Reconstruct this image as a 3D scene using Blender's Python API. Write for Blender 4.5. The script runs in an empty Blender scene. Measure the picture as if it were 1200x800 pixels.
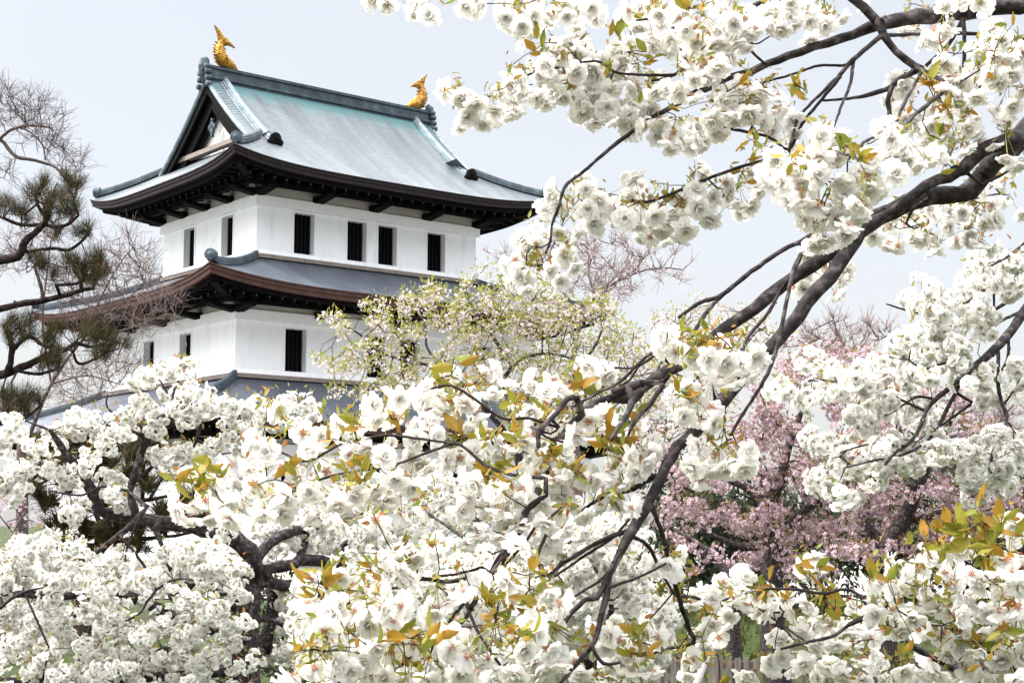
import bpy, math, random
import numpy as np
R_ = random.Random(7)
rng = np.random.default_rng(11)
sc = bpy.context.scene
# ------------------------------------------------------------------ camera
CAMZ = 3.0; PITCH = 0.120; FPX = 1783.0            # focal length in photo pixels (photo is 1200 wide)
cd = bpy.data.cameras.new('camera'); cam = bpy.data.objects.new('camera', cd)
sc.collection.objects.link(cam)
cam.location = (0, 0, CAMZ); cam.rotation_euler = (math.pi/2 + PITCH, 0, 0)
cd.sensor_width = 36; cd.lens = 36*FPX/1200; cd.clip_start = 0.05; cd.clip_end = 4000
sc.camera = cam
# ------------------------------------------------------------------ world, sun, exposure
SUN_EL = math.radians(50)
SUN_DIR = np.array([-math.cos(SUN_EL)*0.985, -math.cos(SUN_EL)*0.17, math.sin(SUN_EL)])   # towards the sun
w = bpy.data.worlds.new('World'); sc.world = w; w.use_nodes = True
nt = w.node_tree; nt.nodes.clear()
sky = nt.nodes.new('ShaderNodeTexSky'); sky.sky_type = 'NISHITA'; sky.sun_disc = False
sky.sun_elevation = SUN_EL; sky.sun_rotation = math.atan2(SUN_DIR[0], SUN_DIR[1])
sky.air_density = 1.0; sky.dust_density = 4.0; sky.ozone_density = 1.0; sky.altitude = 0
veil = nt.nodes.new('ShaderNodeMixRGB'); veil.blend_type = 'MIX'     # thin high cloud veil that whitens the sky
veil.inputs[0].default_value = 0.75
# the veil is made brighter overhead and sunward, out of view, to light shaded walls
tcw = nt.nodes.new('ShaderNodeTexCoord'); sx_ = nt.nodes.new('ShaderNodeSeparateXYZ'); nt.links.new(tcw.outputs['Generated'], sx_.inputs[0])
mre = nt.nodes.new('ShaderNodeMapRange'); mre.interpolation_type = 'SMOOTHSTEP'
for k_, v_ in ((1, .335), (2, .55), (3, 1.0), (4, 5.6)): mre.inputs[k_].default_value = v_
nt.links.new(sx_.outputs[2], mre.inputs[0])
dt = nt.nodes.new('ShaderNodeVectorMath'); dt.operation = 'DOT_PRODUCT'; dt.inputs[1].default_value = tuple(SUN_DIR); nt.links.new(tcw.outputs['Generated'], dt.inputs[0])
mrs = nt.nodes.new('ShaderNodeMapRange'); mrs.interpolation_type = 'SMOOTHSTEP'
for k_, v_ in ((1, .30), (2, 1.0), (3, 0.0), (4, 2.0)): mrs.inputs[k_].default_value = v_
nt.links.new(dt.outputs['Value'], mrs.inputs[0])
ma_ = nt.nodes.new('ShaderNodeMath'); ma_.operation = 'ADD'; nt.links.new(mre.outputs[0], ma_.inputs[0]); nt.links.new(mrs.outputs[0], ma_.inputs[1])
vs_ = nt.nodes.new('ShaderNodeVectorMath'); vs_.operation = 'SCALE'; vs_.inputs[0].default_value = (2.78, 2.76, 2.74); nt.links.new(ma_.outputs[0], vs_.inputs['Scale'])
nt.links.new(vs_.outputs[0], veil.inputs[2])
bg = nt.nodes.new('ShaderNodeBackground'); bg.inputs[1].default_value = 0.15
wo = nt.nodes.new('ShaderNodeOutputWorld')
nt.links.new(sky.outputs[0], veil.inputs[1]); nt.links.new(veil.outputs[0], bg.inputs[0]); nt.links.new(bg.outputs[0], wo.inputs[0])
sd = bpy.data.lights.new('sun', 'SUN'); sd.energy = 2.45; sd.angle = math.radians(0.6); sd.color = (1.0, 0.97, 0.925)
so = bpy.data.objects.new('sun', sd); sc.collection.objects.link(so); so.location = (-30, 0, 40)
from mathutils import Vector, Matrix
so.rotation_euler = Vector(SUN_DIR).to_track_quat('Z', 'Y').to_euler()
sc.view_settings.view_transform = 'Standard'; sc.view_settings.look = 'None'
sc.view_settings.exposure = 1.12; sc.view_settings.gamma = 1; sc.view_settings.use_curve_mapping = False
# ------------------------------------------------------------------ helpers
CP, SP = math.cos(PITCH), math.sin(PITCH)
def pt(px, py, D):
    """a place D metres ahead of the viewer, seen at photo pixel px, py"""
    x = (px-600)/FPX*D; u = (400-py)/FPX*D
    return np.array([x, D*CP - u*SP, CAMZ + D*SP + u*CP])
def setp(o, **k):
    for a, b in k.items():
        if b is not None: o[a] = b
    return o
def link(o, parent=None):
    sc.collection.objects.link(o)
    if parent is not None: o.parent = parent
    return o
def thing(name, label, cat, group=None, loc=(0, 0, 0), rotz=0):
    o = bpy.data.objects.new(name, None); o.empty_display_size = .2
    o.location = loc; o.rotation_euler = (0, 0, rotz)
    link(o); return setp(o, label=label, category=cat, group=group)
class MB:
    """collects geometry; build() links it as ONE mesh object"""
    def __init__(s): s.V = []; s.F4 = []; s.F3 = []; s.M4 = []; s.M3 = []; s.n = 0; s.T = []
    def add(s, V, F4=None, F3=None, m=0, t=None, m4=None):
        V = np.asarray(V, float).reshape(-1, 3)
        if F4 is not None and len(F4):
            F4 = np.asarray(F4, int).reshape(-1, 4); s.F4.append(F4+s.n); s.M4.append(np.full(len(F4), m) if m4 is None else np.asarray(m4))
        if F3 is not None and len(F3):
            F3 = np.asarray(F3, int).reshape(-1, 3); s.F3.append(F3+s.n); s.M3.append(np.full(len(F3), m))
        s.V.append(V); s.T.append(np.zeros(len(V)) if t is None else np.asarray(t, float)); s.n += len(V)
    def box(s, a, b, m=0):
        a = np.array(a, float); b = np.array(b, float)
        V = [(x, y, z) for z in (a[2], b[2]) for y in (a[1], b[1]) for x in (a[0], b[0])]
        s.add(V, [(0, 2, 3, 1), (4, 5, 7, 6), (0, 1, 5, 4), (2, 6, 7, 3), (0, 4, 6, 2), (1, 3, 7, 5)], m=m)
    def hexa(s, V8, m=0):      # bottom 4 ring, top 4 ring
        s.add(V8, [(3, 2, 1, 0), (4, 5, 6, 7), (0, 1, 5, 4), (1, 2, 6, 5), (2, 3, 7, 6), (3, 0, 4, 7)], m=m)
    def grid(s, P, m=0, t=None):  # P (a,b,3)
        P = np.asarray(P, float); a, b = P.shape[:2]
        i = np.arange(a*b).reshape(a, b)
        F = np.stack([i[:-1, :-1], i[:-1, 1:], i[1:, 1:], i[1:, :-1]], -1).reshape(-1, 4)
        s.add(P.reshape(-1, 3), F, m=m, t=t)
    def tube(s, P, r, sides=6, m=0, cap=True, flat=1.0):
        P = np.asarray(P, float); n = len(P); r = np.broadcast_to(np.asarray(r, float), (n,))
        if n < 2: return
        d = np.gradient(P, axis=0); d /= np.linalg.norm(d, axis=1)[:, None]+1e-12
        ref = np.eye(3)[int(np.argmin(np.abs(d).max(0)))]
        u = np.cross(d, ref); u /= np.linalg.norm(u, axis=1)[:, None]+1e-12; v = np.cross(u, d)
        a = np.arange(sides)*2*math.pi/sides
        V = P[:, None]+r[:, None, None]*(u[:, None]*np.cos(a)[None, :, None]+v[:, None]*np.sin(a)[None, :, None]*flat)
        i = np.arange(n*sides).reshape(n, sides); j = np.roll(i, -1, 1)
        F = np.stack([i[:-1], j[:-1], j[1:], i[1:]], -1).reshape(-1, 4)
        V = V.reshape(-1, 3); F3 = None
        if cap:
            V = np.vstack([V, P[0]-d[0]*r[0]*.3, P[-1]+d[-1]*r[-1]*.3]); c0 = n*sides; c1 = c0+1
            F3 = [(c0, j[0, k], i[0, k]) for k in range(sides)]+[(c1, i[-1, k], j[-1, k]) for k in range(sides)]
        s.add(V, F, F3, m=m)
    def inst(s, tp, pos, rot, scale):
        """tp=(V,F4,M4,T); stamp it N times"""
        V, F4, M4, T = tp; N = len(pos)
        if N == 0: return
        W = np.einsum('nij,vj->nvi', rot, V)*np.asarray(scale).reshape(-1, 1, 1)+pos[:, None]
        F = (F4[None]+(np.arange(N)*len(V))[:, None, None]).reshape(-1, 4)
        s.add(W.reshape(-1, 3), F, t=np.tile(T, N), m4=np.tile(M4, N))
    def build(s, name, mats, parent=None, smooth=False, **props):
        me = bpy.data.meshes.new(name)
        V = np.vstack(s.V); F4 = np.vstack(s.F4) if s.F4 else np.zeros((0, 4), int); F3 = np.vstack(s.F3) if s.F3 else np.zeros((0, 3), int)
        nl = len(F4)*4+len(F3)*3; npoly = len(F4)+len(F3)
        me.vertices.add(len(V)); me.vertices.foreach_set('co', V.astype(np.float32).ravel())
        me.loops.add(nl); me.loops.foreach_set('vertex_index', np.concatenate([F4.ravel(), F3.ravel()]).astype(np.int32))
        me.polygons.add(npoly)
        st = np.concatenate([np.arange(len(F4))*4, len(F4)*4+np.arange(len(F3))*3]).astype(np.int32)
        me.polygons.foreach_set('loop_start', st)
        mi = np.concatenate([*(s.M4 or [np.zeros(0, int)]), *(s.M3 or [np.zeros(0, int)])]).astype(np.int32)
        me.polygons.foreach_set('material_index', mi)
        me.polygons.foreach_set('use_smooth', np.full(npoly, bool(smooth)))
        at = me.attributes.new('t', 'FLOAT', 'POINT'); at.data.foreach_set('value', np.concatenate(s.T).astype(np.float32))
        me.update(calc_edges=True)
        for m in (mats if isinstance(mats, (list, tuple)) else [mats]): me.materials.append(m)
        o = bpy.data.objects.new(name, me); link(o, parent); return setp(o, **props)
def rots(ax, spin=None):
    """matrices taking +Z to each axis with a spin"""
    ax = ax/(np.linalg.norm(ax, axis=1)[:, None]+1e-12); N = len(ax)
    a = rng.normal(size=(N, 3)); u = np.cross(ax, a); u /= np.linalg.norm(u, axis=1)[:, None]+1e-12
    return np.stack([u, np.cross(ax, u), ax], -1)
# ------------------------------------------------------------------ materials
def mat(name, col, rough=.7, bump=None, spec=.3, metal=0, ramp=None, scale=5, coord='Object', detail=6, isl=0, trans=0, stretch=None, tint=None):
    """procedural surface: noise-driven colour ramp, bump, optional per-island variation and leaf translucency"""
    m = bpy.data.materials.new(name); m.use_nodes = True; n = m.node_tree; N = n.nodes; L = n.links
    b = N['Principled BSDF']; b.inputs['Roughness'].default_value = rough; b.inputs['Metallic'].default_value = metal
    b.inputs['Specular IOR Level'].default_value = spec
    tc = N.new('ShaderNodeTexCoord'); mp = N.new('ShaderNodeMapping'); L.new(tc.outputs[coord], mp.inputs[0])
    if stretch: mp.inputs['Scale'].default_value = stretch
    nz = N.new('ShaderNodeTexNoise'); nz.inputs['Scale'].default_value = scale; nz.inputs['Detail'].default_value = detail
    L.new(mp.outputs[0], nz.inputs[0])
    cr = N.new('ShaderNodeValToRGB'); L.new(nz.outputs['Fac'], cr.inputs[0])
    if ramp is None: ramp = [(.3, [c*.82 for c in col]), (.7, [min(1, c*1.12) for c in col])]
    e = cr.color_ramp.elements
    while len(e) < len(ramp): e.new(.5)
    for k, (p, c) in enumerate(ramp): e[k].position = p; e[k].color = (*c, 1)
    out = cr.outputs[0]
    if isl:
        g = N.new('ShaderNodeNewGeometry'); hs = N.new('ShaderNodeMix'); hs.data_type = 'RGBA'; hs.blend_type = 'MULTIPLY'
        c2 = N.new('ShaderNodeValToRGB'); L.new(g.outputs['Random Per Island'], c2.inputs[0])
        f = c2.color_ramp.elements; f[0].color = (*(tint or (1-isl,)*3), 1); f[1].color = (1, 1, 1, 1)
        hs.inputs[0].default_value = 1; L.new(out, hs.inputs[6]); L.new(c2.outputs[0], hs.inputs[7]); out = hs.outputs[2]
    L.new(out, b.inputs['Base Color'])
    if bump:
        bp = N.new('ShaderNodeBump'); bp.inputs['Strength'].default_value = bump[0]; bp.inputs['Distance'].default_value = bump[1]
        n2 = N.new('ShaderNodeTexNoise'); n2.inputs['Scale'].default_value = bump[2]; n2.inputs['Detail'].default_value = 5
        L.new(mp.outputs[0], n2.inputs[0]); L.new(n2.outputs['Fac'], bp.inputs['Height']); L.new(bp.outputs[0], b.inputs['Normal'])
    if trans:
        tr = N.new('ShaderNodeBsdfTranslucent'); L.new(out, tr.inputs[0]); mx = N.new('ShaderNodeMixShader'); mx.inputs[0].default_value = trans
        L.new(b.outputs[0], mx.inputs[1]); L.new(tr.outputs[0], mx.inputs[2]); L.new(mx.outputs[0], N['Material Output'].inputs[0])
    return m
def ramp_island(name, stops, rough=.5, trans=.4, attr=None, spec=.25):
    """colour chosen per leaf/petal (Random Per Island); attr=(colour, lo, hi) mixes a base colour where attribute t is low"""
    m = bpy.data.materials.new(name); m.use_nodes = True; n = m.node_tree; N = n.nodes; L = n.links
    b = N['Principled BSDF']; b.inputs['Roughness'].default_value = rough; b.inputs['Specular IOR Level'].default_value = spec
    g = N.new('ShaderNodeNewGeometry'); cr = N.new('ShaderNodeValToRGB'); L.new(g.outputs['Random Per Island'], cr.inputs[0])
    e = cr.color_ramp.elements
    while len(e) < len(stops): e.new(.5)
    for k, (p, c) in enumerate(stops): e[k].position = p; e[k].color = (*c, 1)
    out = cr.outputs[0]
    if attr:
        a = N.new('ShaderNodeAttribute'); a.attribute_name = 't'
        mr = N.new('ShaderNodeMapRange'); mr.inputs[1].default_value = attr[1]; mr.inputs[2].default_value = attr[2]; L.new(a.outputs['Fac'], mr.inputs[0])
        mx = N.new('ShaderNodeMix'); mx.data_type = 'RGBA'; L.new(mr.outputs[0], mx.inputs[0]); mx.inputs[6].default_value = (*attr[0], 1); L.new(out, mx.inputs[7]); out = mx.outputs[2]
    L.new(out, b.inputs['Base Color'])
    tr = N.new('ShaderNodeBsdfTranslucent'); L.new(out, tr.inputs[0]); ms = N.new('ShaderNodeMixShader'); ms.inputs[0].default_value = trans
    L.new(b.outputs[0], ms.inputs[1]); L.new(tr.outputs[0], ms.inputs[2]); L.new(ms.outputs[0], N['Material Output'].inputs[0])
    return m
M = {}
M['petal'] = ramp_island('white_petal', [(0, (.85, .835, .78)), (.5, (.87, .86, .83)), (1, (.87, .855, .85))], .6, .56, attr=((.72, .46, .40), .0, .25))
M['petal_s'] = ramp_island('white_petal_small', [(0, (.80, .785, .73)), (1, (.84, .83, .81))], .6, .36)
M['eye'] = mat('flower_eye', (.22, .17, .08), .8)
M['stem'] = mat('flower_stalk', (.30, .28, .08), .6)
M['calyx'] = mat('flower_calyx', (.34, .13, .07), .6)
M['leaf'] = ramp_island('young_leaf', [(0, (.30, .12, .03)), (.15, (.36, .20, .03)), (.4, (.33, .26, .035)), (.7, (.24, .25, .035)), (1, (.15, .18, .03))], .4, .42)
M['tuft'] = ramp_island('leaf_bud', [(0, (.34, .13, .045)), (.35, (.32, .25, .05)), (.7, (.20, .25, .04)), (1, (.34, .29, .09))], .5, .4)
M['bark'] = mat('cherry_bark', (.1, .08, .08), .7, bump=(1.0, .006, 70), scale=42, spec=.22, detail=14,
                ramp=[(.3, (.008, .006, .0065)), (.5, (.026, .020, .021)), (.62, (.075, .060, .062)), (.74, (.17, .145, .15))])
M['twig'] = mat('cherry_twig', (.09, .06, .06), .7, scale=40, spec=.15, ramp=[(.3, (.014, .009, .010)), (.7, (.045, .031, .034))])
M['greywood'] = mat('weathered_twig', (.36, .32, .33), .7, scale=30, bump=(.4, .003, 90))
M['pbark'] = mat('pine_bark', (.10, .07, .06), .85, scale=18, bump=(1, .02, 30), spec=.1, ramp=[(.3, (.012, .009, .009)), (.7, (.055, .038, .034))])
M['needle'] = ramp_island('pine_needle', [(0, (.012, .018, .006)), (.5, (.028, .034, .010)), (.8, (.06, .045, .02)), (1, (.13, .05, .018))], .6, .05, spec=.1)
M['petal_bg'] = ramp_island('pale_blossom', [(0, (.55, .43, .46)), (1, (.70, .62, .64))], .6, .25)
M['leaf_bg'] = ramp_island('fresh_green_leaf', [(0, (.30, .32, .05)), (.6, (.22, .26, .04)), (1, (.36, .29, .09))], .5, .35)
M['petal_pink'] = ramp_island('pink_petal', [(0, (.36, .23, .27)), (.5, (.45, .33, .365)), (1, (.62, .50, .53))], .6, .22)
M['leaf_pink'] = ramp_island('bronze_leaf', [(0, (.17, .085, .04)), (.5, (.24, .13, .05)), (1, (.22, .19, .06))], .5, .3)
M['bare'] = mat('bare_twig', (.16, .11, .10), .8, scale=10, ramp=[(.3, (.05, .035, .036)), (.7, (.13, .09, .088))])
M['bare_pink'] = ramp_island('budding_twig', [(0, (.09, .06, .058)), (1, (.18, .125, .115))], .7, .1)
M['palewood'] = mat('pale_grey_twig', (.25, .2, .19), .8, scale=10, ramp=[(.3, (.15, .115, .11)), (.7, (.32, .26, .25))])
M['darkleaf'] = ramp_island('backing_leaf', [(0, (.010, .016, .008)), (1, (.035, .05, .02))], .6, .1)
# ------------------------------------------------------------------ blossoms, leaves
def petal(n=3, k=4, L=1.0, W=.9, tilt=60, curl=.35, notch=.12, ruf=.05, a0=0, base=.06, rd=None):
    """a curved petal grid: grows from the axis, tilted from +Z by tilt degrees, frilled at its tip"""
    rd = rd or R_
    V = []; T = []
    for i in range(k):
        s = i/(k-1)
        for j in range(n):
            q = (j/(n-1)-.5)*2
            wd = W*.5*(math.sin(min(1, s*1.12+.12)*math.pi*.86)**.7)*(.35+.65*min(1, s*1.6))
            x = base+s*L-(notch*(1-abs(q)) if i == k-1 else 0)+(0.10*(abs(q))*(-1) if i == k-1 else 0)
            y = q*wd
            z = -curl*(s**2)*.5 + .16*q*q + rd.uniform(-ruf, ruf)*(s+.2)
            V.append((x, y, z)); T.append(s)
    V = np.array(V); ti = math.radians(90-tilt)
    ct, st = math.cos(ti), math.sin(ti)
    V = np.stack([V[:, 0]*ct-V[:, 2]*st, V[:, 1], V[:, 0]*st+V[:, 2]*ct], 1)
    c, s_ = math.cos(a0), math.sin(a0)
    V = np.stack([V[:, 0]*c-V[:, 1]*s_, V[:, 0]*s_+V[:, 1]*c, V[:, 2]], 1)
    F = [(i*n+j, i*n+j+1, (i+1)*n+j+1, (i+1)*n+j) for i in range(k-1) for j in range(n-1)]
    return V, np.array(F), np.array(T)
def join(parts):
    V = []; F = []; Mm = []; T = []; n = 0
    for v, f, m, t in parts:
        V.append(v); F.append(np.asarray(f)+n); Mm.append(np.full(len(f), m)); T.append(t); n += len(v)
    return np.vstack(V), np.vstack(F), np.concatenate(Mm), np.concatenate(T)
def double_flower(seed, open_=1.0):
    """double cherry blossom: 3 layers of frilled petals, calyx star behind. radius ~1; slots 0 petal 1 eye 2 calyx"""
    rd = random.Random(seed); P = []
    for (cnt, L, W, ti, cu) in ((6, 1.0, .98, 80*open_, .30), (6, .92, .86, 62*open_, .18), (5, .70, .66, 38*open_, .0), (3, .45, .42, 15, -.1)):
        o = rd.uniform(0, 6.28)
        for k in range(cnt):
            v, f, t = petal(4, 4, L*rd.uniform(.9, 1.06), W*rd.uniform(.88, 1.1), ti+rd.uniform(-12, 12), cu+rd.uniform(-.1, .15), .10, .055, o+k*6.283/cnt+rd.uniform(-.2, .2), rd=rd)
            P.append((v, f, 0, t))
    for k in range(5):
        a = k*1.2566
        v = np.array([(0, 0, -.10), (.16*math.cos(a-.45), .16*math.sin(a-.45), -.07), (.40*math.cos(a), .40*math.sin(a), -.09), (.16*math.cos(a+.45), .16*math.sin(a+.45), -.07)])
        P.append((v, np.array([(0, 1, 2, 3)]), 2, np.ones(4)))
    return join(P)
def single_flower(seed, n1=6, n2=5, k=3, n=3, eye=.17):
    rd = random.Random(seed); P = []
    for (cnt, L, W, ti, cu) in ((n1, 1.0, 1.2, 76, .35), (n2, .78, .95, 50, .12)):
        o = rd.uniform(0, 6.28)
        for q in range(cnt):
            v, f, t = petal(n, k, L*rd.uniform(.9, 1.05), W, ti+rd.uniform(-12, 12), cu, .0, .05, o+q*6.283/cnt, rd=rd)
            P.append((v, f, 0, t))
    if eye:
        v = np.array([(eye*math.cos(a), eye*math.sin(a), .30) for a in (0, 1.57, 3.14, 4.71)]); P.append((v, np.array([(0, 1, 2, 3)]), 1, np.ones(4)))
    return join(P)
def leaf_tpl(seed, k=7):
    rd = random.Random(seed); V = []; T = []
    bend = rd.uniform(.1, .6); tw = rd.uniform(-.3, .3)
    for i in range(k):
        s = i/(k-1); wd = .21*math.sin(math.pi*min(1, s*.93+.05))**.8*(1 if s < .55 else 1-(s-.55)*.9)+(.0 if i < k-1 else -.0)
        if i == k-1: wd = .004
        for j, q in enumerate((-1, 0, 1)):
            ser = 1+(.10 if i % 2 else -.06)
            V.append((q*wd*ser, tw*s*q*.2, s)); V[-1] = (V[-1][0], abs(q)*.09-bend*s*s*.5+tw*q*wd, s*(1-.12*bend)); T.append(s)
    V = np.array(V); F = [(i*3+j, i*3+j+1, (i+1)*3+j+1, (i+1)*3+j) for i in range(k-1) for j in range(2)]
    return V, np.array(F), np.zeros(len(F), int), np.array(T)
DF = [double_flower(s, o) for s, o in ((1, 1), (2, .95), (3, 1.05), (4, .8), (5, 1.0), (6, .65))]
SF = [single_flower(s) for s in (1, 2, 3, 4)]
FF_ = [single_flower(s+10, 5, 0, 2, 2, 0) for s in range(3)]
PF = [single_flower(s+20, 5, 4, 2, 2, 0) for s in range(3)]
LT = [leaf_tpl(s) for s in range(5)]
LS = [leaf_tpl(s+9, 4) for s in range(3)]
def quadleaf():
    V = np.array([(-.2, 0, .35), (0, .05, 0), (.2, 0, .35), (0, -.05, 1)]); return V, np.array([(0, 1, 2, 3)]), np.zeros(1, int), np.array([0, 0, 0, 1.])
QL = quadleaf()
def scatter(mb, tpls, pos, ax, scale, moff=None):
    pos = np.asarray(pos, float).reshape(-1, 3)
    if len(pos) == 0: return
    ax = np.asarray(ax, float).reshape(-1, 3); scale = np.broadcast_to(scale, (len(pos),)); Rm = rots(ax); pick = rng.integers(0, len(tpls), len(pos))
    for k, tp in enumerate(tpls):
        q = pick == k
        if moff is not None: tp = (tp[0], tp[1], np.asarray(moff)[tp[2]], tp[3])
        mb.inst(tp, pos[q], Rm[q], scale[q])
# ------------------------------------------------------------------ branching wood
class Wood:
    def __init__(s): s.P = []; s.par = []; s.r = []; s.fix = []
    def node(s, p, par, r=0.0, fix=False): s.P.append(np.asarray(p, float)); s.par.append(par); s.r.append(r); s.fix.append(fix); return len(s.P)-1
    def near(s, p): A = np.array(s.P); return int(np.argmin(((A-p)**2).sum(1)))
    def limb(s, pts, attach=True, sub=None):
        """pts: (px, py, D, width_px) drawn as a smooth wobbling line; joins the nearest wood at its first point"""
        Q = np.array([list(pt(a, b, D))+[wd/FPX*D*.5] for a, b, D, wd in pts])
        seg = []
        for i in range(len(Q)-1):
            p0 = Q[max(i-1, 0)]; p1 = Q[i]; p2 = Q[i+1]; p3 = Q[min(i+2, len(Q)-1)]
            n = sub or max(2, int(np.linalg.norm((p2-p1)[:3])/(max(p1[3], .004)*2.2)))
            n = min(n, 14)
            for k in range(n):
                t = k/n; seg.append(.5*((2*p1)+(-p0+p2)*t+(2*p0-5*p1+4*p2-p3)*t*t+(-p0+3*p1-3*p2+p3)*t**3))
        seg.append(Q[-1]); seg = np.array(seg)
        par = s.near(seg[0, :3]) if (attach and s.P) else -1
        ids = []
        for k, q in enumerate(seg):
            r = max(q[3], 1e-4)*(1+rng.normal()*.05)
            par = s.node(q[:3]+rng.normal(size=3)*r*.10, par, r, True); ids.append(par)
        return ids
    def grow(s, targets, step=.1, wob=.12, sag=0.0, rmin=.0015, pen=0.0):
        T = np.asarray(targets); pen = pen or .4
        if len(T) == 0: return []
        A = np.array(s.P); n0 = len(A); buf = np.zeros((n0+len(T)*40+10, 3)); buf[:n0] = A; n = n0; plen = np.zeros(len(buf))
        d0 = np.min(((T[:, None, ::1]-A[None, ::max(1, n0//400)])**2).sum(-1), 1)*rng.uniform(.6, 1.6, len(T)); order = np.argsort(d0); tips = {}
        for ti in order:
            t = T[ti]; dd = np.sqrt(((buf[:n]-t)**2).sum(1)); j = int(np.argmin(dd+pen*plen[:n])); d = float(dd[j])
            k = max(1, min(30, int(d/step))); a = buf[j].copy(); par = j
            side = rng.normal(size=3)*d*wob; side[2] += sag*d
            for q in range(1, k+1):
                u = q/k; p = a+(t-a)*u+side*math.sin(math.pi*u)+(rng.normal(size=3)*step*.06 if q < k else 0)
                par = s.node(p, par, rmin, False); buf[n] = p; plen[n] = plen[j]+d*u; n += 1
            tips[ti] = par
            if n > len(buf)-45: break
        return tips
    def twiglets(s, n, ln, up=.5):
        """short straight twigs that follow on from the grown wood"""
        c = [i for i in range(len(s.P)) if not s.fix[i] and s.par[i] >= 0]
        if not c: return
        for i in rng.choice(c, n):
            i = int(i); d = s.P[i]-s.P[s.par[i]]; d = d/(np.linalg.norm(d)+1e-9)*.8+rng.normal(size=3)*.45+[0, 0, up]; d /= np.linalg.norm(d); L_ = ln*rng.uniform(.4, 1.2)
            a = s.node(s.P[i]+d*L_*.5, i, 0, False); s.node(s.P[i]+d*L_+rng.normal(size=3)*L_*.08, a, 0, False)
    def finish(s, rmin, expo=2.4, rmax=None):
        n = len(s.P); acc = np.zeros(n); ch = [[] for _ in range(n)]
        for i, p in enumerate(s.par):
            if p >= 0: ch[p].append(i)
        for i in range(n-1, -1, -1):
            a = acc[i] if acc[i] > 0 else rmin**expo
            if not s.fix[i]:
                s.r[i] = a**(1/expo)
                if rmax: s.r[i] = min(s.r[i], rmax)
            if s.par[i] >= 0: acc[s.par[i]] += a
        for i in range(n):                                   # never thicker than what carries it
            p = s.par[i]
            if p >= 0 and not s.fix[i]: s.r[i] = min(s.r[i], s.r[p]*.92 if s.fix[p] else s.r[p])
        s.ch = ch
    def mesh(s, mb, sides=None, m=0, thick=None, mthin=0):
        n = len(s.P); used = [False]*n; starts = [(i, -1) for i in range(n) if s.par[i] < 0]
        while starts:
            i, p = starts.pop(); chain = ([p] if p >= 0 else [])+[i]
            cur = i
            while s.ch[cur]:
                c = sorted(s.ch[cur], key=lambda q: -s.r[q]-(1e3 if s.fix[q] and s.fix[cur] and q == cur+1 else 0))
                for q in c[1:]: starts.append((q, cur))
                cur = c[0]; chain.append(cur)
            P = np.array([s.P[q] for q in chain]); r = np.array([s.r[q] for q in chain])
            if p >= 0: r[0] = min(r[0], r[1]*1.15)
            rm = r.max(); sd = sides or (12 if rm > .012 else 8 if rm > .006 else 5 if rm > .003 else 4)
            mb.tube(P, r, sd, m=(m if (thick is None or rm > thick) else mthin))
    def spurs(s, n, lo, hi, ln):
        c = [i for i in range(len(s.P)) if s.fix[i] and lo < s.r[i] < hi]
        for i in rng.choice(c, min(n, len(c)), replace=False) if c else []:
            d = rng.normal(size=3); d /= np.linalg.norm(d); L = s.r[i]+ln*rng.uniform(.4, 1)
            a = s.node(s.P[i]+d*L*.6, int(i), s.r[i]*.35, True); s.node(s.P[i]+d*L, a, s.r[i]*.30, True)
def kgroup(P, k):
    P = np.asarray(P); C = P[rng.choice(len(P), k, replace=False)].copy()
    for _ in range(8):
        lab = ((P[:, None]-C[None])**2).sum(-1).argmin(1)
        for q in range(k):
            if (lab == q).any(): C[q] = P[lab == q].mean(0)
    return lab, C
# ------------------------------------------------------------------ ground
def sstep(a, b, x): t = min(1, max(0, (x-a)/(b-a))); return t*t*(3-2*t)
def gz(x, y):
    h = 1.4*(1-sstep(5, 14, y)) + 1.5*sstep(23.5, 29, y)
    h += .10*math.sin(x*.31+1)*math.sin(y*.23)+.05*math.sin(x*.9)*math.cos(y*.7)
    return h*1.0 if y > -40 else 1.4
M['ground'] = mat('grass_and_soil', (.1, .1, .05), .95, scale=.7, bump=(1, .06, 9), detail=12, ramp=[(.35, (.035, .026, .018)), (.48, (.028, .042, .012)), (.62, (.05, .068, .018)), (.75, (.07, .06, .03))])
ys = np.concatenate([np.linspace(-60, 0, 12), np.linspace(1, 60, 80), np.geomspace(64, 2500, 24)])
xs = np.concatenate([-np.geomspace(1800, 42, 18), np.linspace(-40, 40, 81), np.geomspace(42, 1800, 18)])
g = MB(); g.grid(np.array([[(x, y, gz(x, y)) for y in ys] for x in xs])); g.build('ground', M['ground'], smooth=True, kind='structure')
# grass tufts on the bank behind the fence
M['bounce_gravel'] = mat('pale_bounce_gravel', (.38, .36, .32), .95, scale=3, bump=(.6, .01, 40), ramp=[(.3, (.24, .23, .21)), (.7, (.34, .33, .31))])
gv = MB(); gv.grid(np.array([[(x, y, gz(x, y)+.03) for y in np.linspace(33, 85, 50)] for x in np.linspace(-45, 35, 60)])); gv.build('bounce_yard', M['bounce_gravel'], smooth=True, kind='structure')  # pale ground added to bounce sunlight onto the shaded castle walls
gm = MB(); n = 9000
gx = rng.uniform(-4, 14, n); gy = rng.uniform(19, 30, n); gp = np.array([(a, b, gz(a, b)-.01) for a, b in zip(gx, gy)])
ax = rng.normal(size=(n, 3))*.35+[0, 0, 1]
M['grass'] = ramp_island('grass_blade', [(0, (.035, .055, .012)), (.6, (.07, .095, .02)), (1, (.14, .12, .045))], .7, .3)
gm.inst(QL, gp, rots(ax), rng.uniform(.10, .24, n)); gm.build('grass', M['grass'], kind='stuff', label='short green grass on the bank behind the wooden fence', category='grass')
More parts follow.
